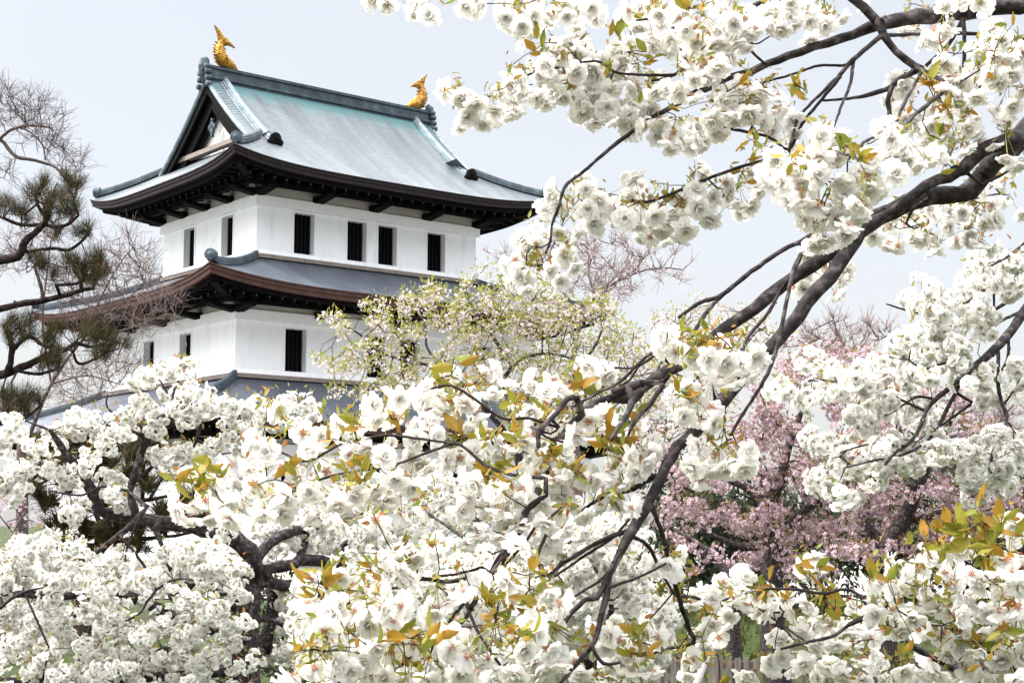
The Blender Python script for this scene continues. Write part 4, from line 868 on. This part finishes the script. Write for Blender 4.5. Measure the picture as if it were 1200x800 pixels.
def blob_centres(B, D, rpx, dens=1.0, depth=0.0, layers=1):
    out = []
    for x, y, r in B:
        n = max(1, int(round(dens*layers*(r/rpx)**2)))
        for k in range(n):
            q = max(0, r-.6*rpx)*math.sqrt(R_.random()) if n > 1 else 0; a = R_.uniform(0, 6.28); rr = (r if depth == 0 else depth*FPX/D)
            out.append(pt(x+q*math.cos(a), y+q*math.sin(a), D+R_.uniform(-1, 1)*rr/FPX*D))
    return out
PM = [M['petal_s'], M['eye'], M['calyx'], M['stem']]
# ---- second white cherry, right: middle distance, bough from the right edge
B_R = nums("""965 430 16 977 446 14 950 424 10 960 456 12 930 450 12 916 456 9 1000 432 14 995 446 12 985 456 10 950 470 8 1035 418 15 1030 436 16 1050 415 15 1070 426 15 1082 436 12 1090 408 16 1110 410 18 1100 426 14 1125 424 13 1122 404 12 1055 450 12 1020 452 16 1014 474 18 1040 470 16 1000 486 16 1030 490 16 1058 478 8 1005 505 9 1075 485 10 1082 495 12 1070 465 9 1090 500 12 1105 490 10 1145 460 14 1155 470 12 1150 445 13 1135 450 10 1190 445 13 1195 430 11 1190 465 10 1160 438 8
965 520 12 980 518 11 955 515 8 970 535 11 1005 530 12 995 545 15 1015 550 15 1035 545 12 1025 560 9 985 550 9 1060 540 12 1045 525 10 1050 514 8 1075 545 10 1090 515 9 1100 530 8 1085 530 9 1125 530 7 1070 525 9 965 568 9 975 574 10 985 582 10 1000 586 6 962 560 7 1035 525 8
1150 520 9 1145 535 10 1140 550 9 1140 565 10 1145 577 8 1165 565 9 1175 550 8 1160 555 7 1165 510 8 1180 512 9 1195 515 9 1185 530 10 1175 540 8 1175 570 8 1195 540 8
1080 338 12 1070 350 11 1130 348 13 1140 360 12 1100 365 13 1118 365 14 1090 384 14 1110 388 16 1134 386 14 1072 392 14 1060 396 8 1150 372 9 1155 390 12 1100 348 9 1085 360 10
1145 315 11 1140 330 11 1155 304 9 1165 326 11 1185 310 12 1192 326 11 1180 340 7 1196 300 10 1170 296 7 1150 332 8""")
WB = Wood(); ft = np.array([3.3, 5.6, gz(3.3, 5.6)-.2]); par = -1
for k in range(16): t = k/15; par = WB.node(ft+np.array([.12*math.sin(t*3), -.2*t, t*1.9]), par, .13-.05*t, True)
def LB(t, D, W=None):
    q = nums(t, 3); n = len(q); D = D if isinstance(D, (list, tuple)) else (D, D)
    return (W or WB).limb([(x, y, D[0]+(D[1]-D[0])*i/max(1, n-1), w_) for i, (x, y, w_) in enumerate(q)])
WB.limb([(1660, 420, 5.4, 46), (1500, 300, 5.3, 34), (1380, 260, 5.2, 26), (1280, 290, 5.1, 18), (1225, 330, 5.0, 12)])
LB("1225 330 12 1200 366 11 1187 385 11 1172 402 11 1160 415 10 1140 431 9 1125 445 8 1110 457 7 1095 469 6 1085 482 5 1075 507 4.5 1062 522 4 1050 530 3.5 1037 544 3", (5.0, 4.6))
LB("1125 447 5.5 1120 460 5 1112 475 5 1100 500 4.5 1085 518 3.5 1060 532 3 1025 539 2.5 990 548 2", (4.85, 4.6)); LB("1095 468 4 1075 465 3 1050 480 2.5", 4.8); LB("1169 405 5 1170 437 5 1170 455 5 1175 475 4.5 1180 487 4.5 1175 510 4 1165 527 4 1160 545 3 1157 556 2.5", (4.95, 4.7))
LB("1180 395 4 1182 400 4 1180 422 3.5 1170 440 3", 4.95); LB("1165 428 3.5 1140 440 3 1112 425 3 1085 432 2.5 1065 422 2", (4.9, 4.8)); LB("1140 472 3.5 1115 490 3 1095 505 2", 4.8); LB("1085 482 4 1060 470 3 1030 455 3 1000 450 2.5 965 445 2", (4.75, 4.8)); LB("1060 522 3 1020 520 2.5 985 530 2", 4.65)
LB("1280 300 6 1200 343 5 1175 357 4.5 1150 372 4 1120 382 3.5 1105 378 3", (5.1, 4.9)); LB("1165 362 3 1162 336 3 1140 350 3 1115 362 3 1090 369 3 1064 364 2.5 1039 356 2", (5.0, 4.8)); LB("1225 350 5 1200 363 4 1165 380 3.5 1140 397 3 1120 410 2.5", (5.05, 4.9)); LB("1280 250 6 1225 262 5 1200 285 4 1182 300 3.5 1162 311 3", (4.9, 4.6)); LB("1175 475 3 1190 455 2.5 1196 440 2", 4.9)
WB.spurs(60, .002, .02, .004)
csB = blob_centres(B_R, 4.85, 15, .92, .22, 1)
small_tree('white_cherry_tree', 'white double cherry at the right edge with slender dark bough and mid sized blossom bunches', 'cherry tree', 'white cherry trees in bloom', WB, csB, .040, 11, .0225, SF, PM, 96, .0014, .04, M['tuft'], .35, .022, stalk=.0006, barkthick=.006)
# ---- third: the crooked white cherry at the lower left, trunk in view
WC = Wood(); D0 = 8.2; p = pt(302, 700, D0); ft = np.array([p[0]+.05, p[1], gz(p[0], p[1])-.2]); par = -1
up = pt(298, 668, D0)
for k in range(22): t = k/21; par = WC.node(ft+(up-ft)*t+np.array([.05*math.sin(t*6), .04*math.cos(t*5), 0]), par, (.135-.075*t**.8)*rng.uniform(.93, 1.07), True)
def LC(t, D): return LB(t, D, WC)
LC("298 668 24 290 645 22 275 630 21 250 620 19 225 616 18 187 611 16 150 605 14 125 600 13 117 596 12 110 577 11 95 551 10 80 535 9 70 521 8 60 505 5 48 500 3", (8.2, 7.9))
LC("162 606 11 155 590 10 154 570 10 160 549 9 166 530 9 176 514 9 190 502 8 203 496 7 212 491 6 235 489 4.5 265 491 4 300 488 3 330 482 2.5", (7.9, 8.1)); LC("202 497 5 201 478 4 203 462 3 208 448 2.5 212 430 2", 8.0); LC("176 514 5 160 507 4 140 500 3.5 125 490 3", 7.9); LC("202 470 2.5 190 450 2 182 438 2", 8.0); LC("166 525 4 165 500 3 128 480 2.5 126 462 2", 7.9)
LC("235 490 3 232 510 4 226 524 4 222 540 3", 8.1); LC("230 515 3 245 522 3 258 532 2.5", 8.1); LC("150 575 3 120 570 2.5 95 580 2.5 60 575 2", 7.8)
LC("187 612 8 182 618 7 187 632 6 192 646 6 200 668 5", (7.9, 7.8)); LC("296 690 16 310 682 14 330 686 13 350 688 12 372 694 8 390 700 6", (8.2, 8.4)); LC("300 655 14 315 636 13 330 627 13 345 622 12 358 620 9 380 614 7 400 606 6 425 602 5 460 590 4", (8.2, 8.8))
LC("312 668 14 345 660 13 352 656 14 375 657 14 400 665 14 422 670 12 450 664 9 480 655 7 520 640 5", (8.25, 8.9)); LC("352 656 10 356 640 9 361 622 8 372 606 6 380 590 4", (8.4, 8.6)); LC("400 640 7 412 634 6 428 648 5", 8.7)
LC("305 725 7 320 727 5 337 736 5 357 751 4 380 770 3", (8.2, 8.3)); LC("318 684 16 320 700 15 318 725 15 310 760 16", (8.5, 8.45)); LC("306 765 15 287 782 13 262 786 12 240 787 11 215 770 9 190 760 8 172 780 7 150 790 5", (8.2, 7.8))
LC("300 750 16 285 752 15 262 740 13 240 735 13 215 728 14 200 721 14 185 714 14 170 706 14 148 697 13 120 690 11 90 697 10 52 697 9 25 696 9 0 697 8 -30 690 7", (8.2, 7.4)); LC("300 735 14 270 705 13 250 686 13 240 672 13 228 679 12 215 690 12 200 700 10", (8.2, 7.9)); LC("262 786 12 200 792 12 120 794 13 80 796 13 30 798 12 -20 800 10", (8.1, 7.5))
for tt, D in (("172 594 6 160 608 7 147 621 7 135 630 7 125 638 7 112 647 6", 7.7), ("143 630 3.5 152 640 3.5 162 653 3.5 172 668 3.5 179 682 3 182 692 3 172 705 3 166 716 2.5 150 726 2.5 138 728 2", 7.6), ("165 602 2.5 155 625 2.5 148 645 2.5 146 670 2 150 685 2", 7.6)): LC(tt, D)
LC("0 712 4 15 700 4 32 692 4", 7.3); LC("58 760 2.5 52 785 2.5 50 800 2.5", 7.3); LC("182 692 3 200 680 2.5 216 678 2", 7.6)
WC.spurs(80, .004, .03, .008)
B_C = nums("""15 500 16 3 520 14 40 515 13 14 545 15 70 500 15 90 482 12 65 520 12 95 500 14 110 490 10 60 546 11 75 560 9 50 546 7 100 545 10 105 530 9 90 556 9 120 505 11 125 520 8 135 482 12 145 490 10 135 502 9 160 482 8 175 476 11 165 466 6 185 486 6 155 502 6 180 502 6 172 440 6 179 436 5 205 425 6 200 436 6 221 426 3 200 460 8 215 455 10 225 455 8 240 456 4 210 476 10 225 480 12 240 476 12 250 470 9 220 490 6 265 470 10 275 480 10 290 476 12 270 495 8 285 495 11 300 485 11 275 506 6 310 470 13 330 476 12 320 490 12 340 466 10 360 470 7 365 480 10 355 490 9 295 505 11 185 530 7 192 524 9 202 530 8 215 525 8 200 546 7 225 530 5 240 525 8 250 520 7 280 525 8 290 515 8
20 556 7 130 556 8 140 570 13 146 586 8 130 576 9 90 590 8 82 598 6 25 570 5 5 560 9 10 580 8 172 436 4 160 444 3""")
csC = [pt(x+R_.gauss(0, 1), y+4+R_.gauss(0, 1), D) for x, y, D in pts_from_blobs(B_C, lambda x, y: 7.95, .052*FPX*.82, .9, .16)]
low = [(-15, 645), (10, 630), (55, 630), (62, 622), (110, 645), (140, 645), (158, 655), (185, 638), (205, 628), (230, 634), (236, 618), (262, 618), (275, 640), (292, 680), (290, 735), (296, 800), (296, 815), (-15, 815)]
for D in (7.4, 7.9, 8.5):
    for x, y in px_poly(low, 23, .5):
        if R_.random() < .76: csC.append(pt(x, y, D+R_.gauss(0, .08)))
for poly, st in (([(305, 612), (330, 620), (345, 604), (365, 592), (380, 608), (400, 625), (440, 610), (470, 600), (500, 612), (530, 630), (522, 652), (480, 645), (440, 650), (400, 648), (350, 650), (320, 660)], 19), ([(325, 690), (350, 672), (365, 690), (345, 720), (322, 745)], 18), ([(312, 745), (335, 735), (350, 775), (320, 790)], 18),
                 ([(300, 590), (420, 560), (560, 540), (620, 570), (620, 800), (330, 800), (350, 700), (420, 690), (400, 660), (300, 640)], 27), ([(495, 560), (560, 552), (562, 622), (492, 622)], 18)):
    for D in (8.5, 9.2):
        for x, y in px_poly(poly, st, .55):
            if R_.random() < .85: csC.append(pt(x, y, D+R_.gauss(0, .1)))
small_tree('white_cherry_tree', 'old crooked white cherry filling the lower left corner, dark trunk and arching limbs in view', 'cherry tree', 'white cherry trees in bloom', WC, csC, .056, 17, .0235, SF, PM, 96, .002, .06, M['tuft'], .4, .03, barkthick=.012)
# ---- fourth: white cherry between them, behind the near boughs
WD = Wood(); p = pt(700, 800, 5.6); ft = np.array([p[0]+.1, p[1]+.3, gz(p[0], p[1])-.2]); up = pt(705, 770, 5.6); par = -1
for k in range(14): t = k/13; par = WD.node(ft+(up-ft)*t+np.array([.06*math.sin(t*5), 0, 0]), par, .10-.055*t, True)
for tt, D in (("705 770 18 690 740 14 665 715 12 640 690 10 600 665 8 560 640 6", (5.6, 6.2)), ("700 755 14 715 720 11 712 690 9 690 650 7 670 620 5", (5.6, 5.5)), ("712 705 9 735 680 7 750 650 5 760 620 4", (5.6, 5.7)), ("705 770 12 740 750 9 770 730 7 800 712 5", (5.6, 5.8)), ("640 690 8 630 650 6 620 620 4", (5.9, 6.0)), ("560 640 5 530 620 4 500 600 3", (6.2, 6.4)), ("690 745 10 640 750 8 600 745 6 560 735 4 500 720 3", (5.7, 6.2))): LB(tt, D, WD)
csD = []
for poly, st in (([(640, 600), (690, 592), (720, 600), (748, 612), (765, 640), (752, 665), (760, 700), (800, 705), (790, 745), (765, 775), (700, 770), (640, 740), (600, 720), (560, 680), (560, 650), (600, 640)], 20), ([(430, 640), (560, 640), (600, 720), (640, 800), (360, 800), (340, 700)], 27)):
    for D in (5.3, 5.7, 6.1):
        for x, y in px_poly(poly, st, .55):
            if R_.random() < .9: csD.append(pt(x, y, D+R_.gauss(0, .08)))
small_tree('white_cherry_tree', 'white cherry half hidden behind the near boughs, lower centre beside the pink blossom', 'cherry tree', 'white cherry trees in bloom', WD, csD, .045, 11, .0225, SF, PM, 96, .0016, .05, M['tuft'], .3, .024, stalk=.0006, barkthick=.007)
# ================================================================== farther trees
def crown_tree(name, label, cat, group, D, trunk, limbs, blobs, rpx, dens, rad, nper, fr, tpls, pm, rmin, step, lm=None, lf=0, ll=.1, depth=None, wob=.12, bark=None, ltp=None, lean=0, r0=.2, r1=.1, layers=1, tw=None):
    """trunk: (px, py) where the limbs start; limbs: strings of x y width"""
    W_ = Wood(); up = pt(trunk[0], trunk[1], D); gxx, gyy = up[0]+lean, up[1]; ft = np.array([gxx, gyy, gz(gxx, gyy)-.3]); par = -1
    for k in range(12): t = k/11; par = W_.node(ft+(up-ft)*t+np.array([.12*math.sin(t*5), .1*math.sin(t*3), 0])*(1-t), par, r0+(r1-r0)*t, True)
    for t_ in limbs: LB(t_, (D, D+R_.uniform(-.8, .8)), W_)
    cs = blob_centres(blobs, D, rpx, dens, depth or 0, layers)
    return small_tree(name, label, cat, group, W_, cs, rad, nper, fr, tpls, pm, 0, rmin, step, lm, lf, ll, bark=bark, wob=wob, leaftp=ltp, barkthick=.02, rmax=.0007*D, tw=tw)
PBG = [M['petal_bg'], M['eye'], M['calyx'], M['stem']]; PPK = [M['petal_pink'], M['eye'], M['calyx'], M['stem']]
QLs = [QL]
E_B = nums("""385 374 10 400 382 16 372 424 8 400 428 18 425 415 26 440 366 22 470 395 30 482 356 22 505 345 18 522 365 30 560 372 35 545 420 38 600 365 35 622 402 40 582 440 38 655 372 32 682 420 40 720 400 30 732 440 30 640 450 38 760 415 26 500 440 32 452 440 24 425 462 14 700 365 24 545 334 10 590 336 20 632 344 22 395 460 10 470 470 20 700 470 30 760 470 24 560 320 6 572 312 5 385 425 10 660 490 30 610 480 30 780 440 20""")
crown_tree('wild_cherry_tree', 'wild cherry with pale pink blossom and fresh green leaves against the castle wall', 'cherry tree', 'wild cherry trees beyond the garden', 34, (620, 590), ["620 590 14 605 520 10 595 460 8 587 447 6 599 431 5 590 415 4.5 578 395 4 560 368 3 552 355 2.5", "599 431 4 612 420 3.5 640 414 3 670 420 2", "605 520 8 560 470 6 530 440 5 520 435 4.5 500 427 4 472 422 3.5 442 410 3 422 392 2.5 400 380 2", "516 431 3.5 500 405 3 498 380 2.5 480 350 2", "605 520 7 650 470 5 680 430 4 700 400 3 710 370 2", "650 470 4 700 460 3 740 440 2"],
           E_B, 7.5, 2.2, .15, 9, .036, FF_, PBG, .007, .35, M['leaf_bg'], 1.5, .105, depth=1.6, ltp=QLs, r0=.3, r1=.12)
F_B = nums("""640 312 18 680 300 22 700 322 26 740 312 20 770 322 12 720 342 26 660 342 22 788 300 8 690 288 18 612 300 16 790 325 10 765 295 12 720 285 14 655 290 14 592 306 12 572 298 6 700 360 26 650 365 20 810 308 3 750 300 10 800 330 6 735 285 6""")
crown_tree('bare_cherry_tree', 'sparse cherry of thin upward twigs with faint pink buds above the green leafed one', 'cherry tree', None, 44, (672, 420), ["672 420 6 680 380 5 700 352 4 715 335 3 740 322 2.5 770 314 2 800 316 1.5", "680 380 4 695 350 3 690 320 2.5 690 295 1.5", "680 385 4 668 352 3 645 334 2.5 620 320 2 600 310 1.5", "700 352 3 720 335 2 735 310 1.5"],
           F_B, 6, 1.6, .20, 5, .028, FF_, PBG, .0055, .35, M['bare_pink'], .5, .07, depth=1.5, ltp=QLs, r0=.25, r1=.1, wob=.04, bark=[M['bare'], M['palewood']], tw=(1500, .5, .6))
G_B = nums("""790 372 20 820 362 20 850 372 18 880 388 26 805 402 28 905 402 18 850 405 26 895 378 12 790 440 22 830 440 24 800 470 22 850 470 24 820 500 18 790 495 18 840 355 8 870 365 10 930 395 12 770 380 14 880 430 20 770 500 18 750 490 18 780 525 14 740 515 16 760 470 18 720 500 16""")
crown_tree('wild_cherry_tree', 'hazy beige budding cherry behind the thick boughs, right of the green leafed one', 'cherry tree', 'wild cherry trees beyond the garden', 40, (835, 560), ["835 560 10 830 500 8 820 450 6 805 410 4 795 380 2.5", "830 500 6 850 450 4 870 410 3 890 385 2", "820 450 4 780 430 3 770 400 2"], G_B, 7.5, 3.2, .15, 7, .036, FF_, PBG, .007, .35, M['leaf_bg'], .8, .09, depth=1.5, ltp=QLs, r0=.3, r1=.12)
H_B = nums("""955 392 18 985 386 18 1010 388 16 1035 396 14 1000 405 20 960 408 18 1050 405 10 925 400 12 1130 500 22 1160 490 26 1185 480 22 1190 515 22 1145 530 20""")
crown_tree('bare_tree', 'brown leafless tree top showing just above the pink blossom on the right', 'tree', None, 46, (1040, 560), ["1040 560 10 1020 480 7 1000 430 5 985 400 3", "1040 560 8 1090 520 6 1140 505 4 1180 490 3", "1020 480 5 1040 430 3 1045 405 2"], H_B, 7, 1.1, .2, 5, .03, FF_, [M['bare_pink']]*4, .007, .35, M['bare_pink'], .6, .1, depth=1.6, ltp=QLs, r0=.3, r1=.12, wob=.06, bark=[M['bare'], M['palewood']], tw=(1300, .6, .6))
# dark leaf masses added behind the pink blossom, standing in for the crowns' inner shade
for (D, tr, bl, lab) in ((29, (850, 690), "790 560 34 830 590 44 870 620 46 900 580 44 930 640 44 840 650 44 790 640 34 900 670 34 770 610 20 960 600 40 800 690 26 860 690 26", 'dark leafy shade backing added behind the left side of the pink blossom'), (30, (1060, 680), "990 560 44 1040 600 50 1090 560 44 1140 600 46 1190 580 40 1000 640 44 1060 660 40 1120 650 40 1180 650 40 1230 600 40 1240 660 40", 'dark leafy shade backing added behind the right side of the pink blossom')):
    crown_tree('added_backing', lab, 'backing', 'added dark backings', D, tr, [], nums(bl), 15, 2.2, .38, 60, .15, [QL], [M['darkleaf']]*4, .02, .5, depth=1.6, r0=.25, r1=.15)
crown_tree('added_backing', 'added low dark leafy shrub behind the trunk of the crooked white cherry', 'backing', 'added dark backings', 13.5, (330, 760), [], nums('290 690 24 330 700 26 360 730 26 300 740 26 340 780 26 280 780 24 380 770 20 270 720 18 240 790 20'), 15, 2.0, .16, 46, .07, [QL], [M['darkleaf']]*4, .01, .3, depth=.5, r0=.08, r1=.04)  # added leaf mass that darkens the gap behind the trunk
P1 = nums("""950 420 22 980 412 22 930 448 28 905 480 26 870 505 22 900 500 28 870 525 28 930 520 38 850 560 28 805 562 24 785 545 14 775 520 10 960 560 38 905 572 38 860 610 28 820 600 28 900 620 36 950 620 34 920 660 26 880 662 22 960 670 20 790 590 18 775 610 12 980 470 30 925 425 14 890 455 14""")
P2 = nums("""1010 420 22 1040 446 26 1000 520 34 1050 505 38 1100 505 38 1150 510 28 1000 590 42 1050 582 42 1100 582 42 1150 590 42 1190 585 28 1000 640 32 1050 632 32 1100 622 28 1030 470 28 1180 640 12 1140 630 20 1080 450 24 1130 470 24 1200 620 16 1030 660 16""")
P3 = nums("""800 640 18 830 645 24 865 655 22 840 680 16 810 670 16 790 625 14 870 690 10 775 650 8 900 680 12""")
crown_tree('pink_cherry_tree', 'left of the two big pink double cherries, seen behind the thick forked bough', 'cherry tree', 'pink cherry trees in bloom', 20, (905, 660), ["905 660 26 905 620 20 903 590 18 915 560 13 925 520 9 940 480 6 950 440 4", "903 600 14 880 575 10 850 560 8 815 548 5", "905 630 14 940 600 10 965 580 8 985 560 5", "903 590 12 890 550 9 880 520 6 870 505 4", "905 640 12 870 640 9 830 625 6", "905 650 10 945 640 8 970 625 5"], P1, 16, 2.7, .14, 26, .034, PF, PPK, .007, .25, M['leaf_pink'], .9, .06, depth=.9, ltp=QLs, r0=.22, r1=.15)
crown_tree('pink_cherry_tree', 'right of the two big pink double cherries, seen behind the white bunches', 'cherry tree', 'pink cherry trees in bloom', 18.5, (1035, 670), ["1035 670 26 1040 640 22 1060 610 18 1072 580 15 1078 562 14 1092 535 12 1105 510 8 1120 480 5", "1074 575 11 1072 550 9 1060 520 7 1045 480 5 1030 450 3", "1040 640 12 1000 600 9 980 570 7 975 530 5", "1060 610 12 1110 600 9 1150 585 7 1190 575 4", "1092 535 7 1130 538 5 1170 520 4", "1035 655 12 1090 640 9 1150 635 5"], P2, 17, 2.7, .135, 26, .033, PF, PPK, .007, .25, M['leaf_pink'], .9, .06, depth=.9, ltp=QLs, r0=.22, r1=.14)
crown_tree('pink_cherry_tree', 'shaded low pink cherry branches over the grassy bank above the fence', 'cherry tree', 'pink cherry trees in bloom', 23, (860, 705), ["860 705 16 855 680 12 840 655 9 815 635 6 790 620 4", "855 680 9 875 660 7 900 670 4"], P3, 13, 1.6, .12, 16, .034, PF, PPK, .007, .25, M['leaf_pink'], .3, .06, depth=.8, ltp=QLs, r0=.16, r1=.1)
crown_tree('pink_cherry_tree', 'small distant pink cherry at the left edge beneath the pine', 'cherry tree', 'pink cherry trees in bloom', 26, (20, 640), ["20 640 8 22 615 6 30 600 4"], nums("12 590 12 30 602 12 8 612 12 40 612 8 25 585 8 -10 600 14 15 625 12"), 10, .9, .13, 12, .035, PF, PPK, .008, .3, M['leaf_pink'], .2, .06, depth=.6, ltp=QLs, r0=.12, r1=.08)
# ---- leafless twiggy trees on the left
def bare_tree(label, D, trunk, limbs, blobs, n, rmin, seedmat, wob, depth, r0, extra=0, group=None):
    W_ = Wood(); up = pt(trunk[0], trunk[1], D); ft = np.array([up[0]-.2, up[1], gz(up[0], up[1])-.3]); par = -1
    for k in range(14): t = k/13; par = W_.node(ft+(up-ft)*t+np.array([.1*math.sin(t*4), 0, 0]), par, r0*(1-.4*t), True)
    for t_ in limbs: LB(t_, (D, D+R_.uniform(-.4, .4)), W_)
    tot = sum(r*r for _, _, r in blobs); T = []
    for x, y, r in blobs:
        for k in range(max(3, int(n*r*r/tot))):
            q = r*1.15*R_.random()**.62; a = R_.uniform(0, 6.28); T.append(pt(x+q*math.cos(a), y+q*math.sin(a), D+R_.uniform(-depth, depth)))
    W_.grow(T, step=.11*D/20, wob=wob); W_.twiglets(int(n*2.2), .26*D/20, .35); W_.finish(rmin, 3.0, .0065*D/20)
    root = thing('bare_tree', label, 'tree', 'leafless trees on the left'); tb = MB(); W_.mesh(tb, sides=None, m=0, thick=.03, mthin=1); tb.build('trunk', [M['bare'], seedmat], root, smooth=True)
bare_tree('leafless tree at the upper left edge, fine twigs fanning out above the pine', 21, (-60, 300), ["-60 300 14 -30 220 10 -10 175 6 0 164 5 10 174 4.5 20 184 4.5 36 187 4 52 191 3.5 66 197 3 75 208 2.5", "-10 175 5 0 163 4 10 154 4 22 149 3.5 40 147 2.5 60 150 2", "22 149 2.5 35 155 2 50 170 2 53 188 1.5"], nums("20 130 22 45 130 18 5 110 14 62 160 18 70 180 14 85 192 12 45 160 20 0 130 16 95 190 8 10 200 10 75 138 6 50 120 8"), 420, .0020, M['bare'], .07, .8, .12)
bare_tree('reddish brown leafless shrubby tree tangled in front of the middle roof corner', 30, (30, 520), ["30 520 6 60 450 4 95 400 3 125 370 2.5 150 350 2 170 330 1.5", "95 400 2.5 120 345 2 140 310 1.5 155 290 1", "60 450 3 50 380 2.5 55 320 2 60 280 1.5", "60 450 3 100 440 2 140 450 1.5", "95 400 2.5 150 385 2 190 370 1.5"], nums("100 360 30 140 345 34 160 310 22 125 300 20 178 335 18 185 365 20 165 385 16 40 285 26 10 300 24 60 270 16 100 450 24 80 430 20 60 460 16 130 440 20 150 420 16 170 300 12 190 340 10 205 350 8 150 275 10 75 330 26 110 330 24"), 1300, .0028, M['bare_pink'], .07, 1.4, .16)
# ---- pines
def pine(label, D, trunk, limbs, tufts, nn=75, ln=.14, per=3.0, wdt=.012):
    W_ = Wood(); up = pt(trunk[0], trunk[1], D); ft = np.array([up[0]-.3, up[1], gz(up[0], up[1])-.3]); par = -1
    for k in range(16): t = k/15; par = W_.node(ft+(up-ft)*t+np.array([.15*math.sin(t*5), 0, 0]), par, .2-.09*t, True)
    for t_ in limbs: LB(t_, (D, D+R_.uniform(-.3, .3)), W_)
    T = []
    for x, y, r in tufts:
        for k in range(max(2, int(r/per))): T.append(pt(x+R_.gauss(0, r*.38), y+R_.gauss(0, r*.30), D+R_.gauss(0, .28)))
    T = np.array(T); W_.grow(T, step=.08, wob=.22, sag=-.12); W_.spurs(160, .004, .06, .02); W_.finish(.005, 2.3)
    root = thing('pine_tree', label, 'pine tree', 'pine trees on the left'); tb = MB(); W_.mesh(tb, m=0); tb.build('trunk', M['pbark'], root, smooth=True)
    mb = MB(); tp = (np.array([(-wdt, 0, 0), (wdt, 0, 0), (wdt*.5, .05, 1), (-wdt*.5, .05, 1)]), np.array([(0, 1, 2, 3)]), np.zeros(1, int), np.array([0, 0, 1., 1.]))
    for p_ in T:
        d0 = rng.normal(size=3)*.35+[0, 0, .9]; d = rng.normal(size=(nn, 3))*.42+d0; scatter(mb, [tp], p_+rng.normal(size=(nn, 3))*[.02, .02, .03]-np.array([0, 0, .02]), d, ln*rng.uniform(.6, 1.1, nn))
    mb.build('needles', M['needle'], root)
PT = nums("""6 240 16 18 248 14 28 250 12 42 222 12 52 216 10 38 230 10 66 228 14 60 238 14 80 212 10 85 222 12 90 216 8 76 232 12 54 250 12 72 250 10 84 250 10 89 238 8 70 272 10 94 272 10 104 268 9 42 304 11 52 314 14 62 320 10 78 306 12 86 312 12 94 316 12 110 304 9 118 306 9 113 322 10 118 318 9 104 326 10
12 384 14 26 382 12 30 374 9 12 396 12 26 396 12 60 388 13 70 386 12 56 396 12 100 380 11 104 390 13 116 388 14 128 396 12 136 398 10 132 404 9 112 398 10 96 400 10 50 420 12 56 430 12 68 420 10 66 414 10 116 418 10 124 416 9 20 470 15 12 478 14 8 466 12 28 468 12 36 462 10 30 480 11 42 470 8 6 486 12 20 488 10""")
pine('wind shaped pine with dark crooked limbs and needle tufts at the left edge', 14, (-70, 330), ["-70 330 20 -40 318 14 0 305 12 20 301 11 26 292 10 28 284 9 40 274 8 48 266 7 53 258 6.5 54 250 6", "54 262 4 36 264 4 20 262 4 0 254 3.5", "56 264 4 70 266 4 84 260 3.5 92 252 3", "52 252 4.5 44 240 4 40 228 3", "86 250 3.5 87 235 3 90 225 2.5", "32 295 4 60 291 4 80 293 4 92 286 3.5 104 274 3",
     "-70 380 14 -30 370 10 0 362 8 30 355 8 50 352 7 80 345 6 96 340 5 110 338 4", "96 338 4 93 326 4 86 315 3", "50 352 4 48 336 4 40 312 3", "66 334 3.5 90 332 3.5 108 322 3", "-70 450 16 -30 445 12 8 437 10 24 430 9 40 424 8 60 414 7 80 408 6 90 402 5 104 406 4 130 404 3.5", "8 437 8 12 424 7 14 410 7 12 396 6 4 380 5", "14 410 6 34 394 5 50 404 5 66 408 4", "86 412 3.5 92 426 3.5 112 420 3 128 410 2.5", "20 434 4 40 438 4 56 436 4 70 430 3", "-60 500 8 -20 498 6 8 494 5 24 491 4.5 40 482 4 48 474 3"], PT)
pine('lower dark pine seen through gaps in the lower left blossoms', 22, (110, 660), ["110 660 14 120 620 11 140 590 9 160 565 7 180 545 5", "120 620 8 80 600 6 50 580 4 20 570 3", "140 590 6 175 585 5 200 580 3", "120 620 6 100 570 5 90 545 3", "110 640 8 150 632 6 200 628 4 240 620 3", "110 640 8 70 635 5 20 630 4", "140 590 5 120 575 4 60 560 3", "175 585 4 190 560 3 200 540 2", "110 650 6 160 610 4 210 600 3"], nums("70 620 14 100 625 14 130 625 14 160 622 14 190 622 12 215 618 12 235 610 12 80 640 12 120 640 12 160 640 12 50 560 12 75 570 12 115 560 12 215 590 10 235 580 10 45 530 12 70 535 12 100 540 14 130 545 12 155 540 12 180 535 12 60 590 12 90 600 12 120 590 12 150 560 12 170 570 10 190 600 10 40 575 10 165 530 10 200 555 10 145 610 10"), 80, .24, 1.6, .022)
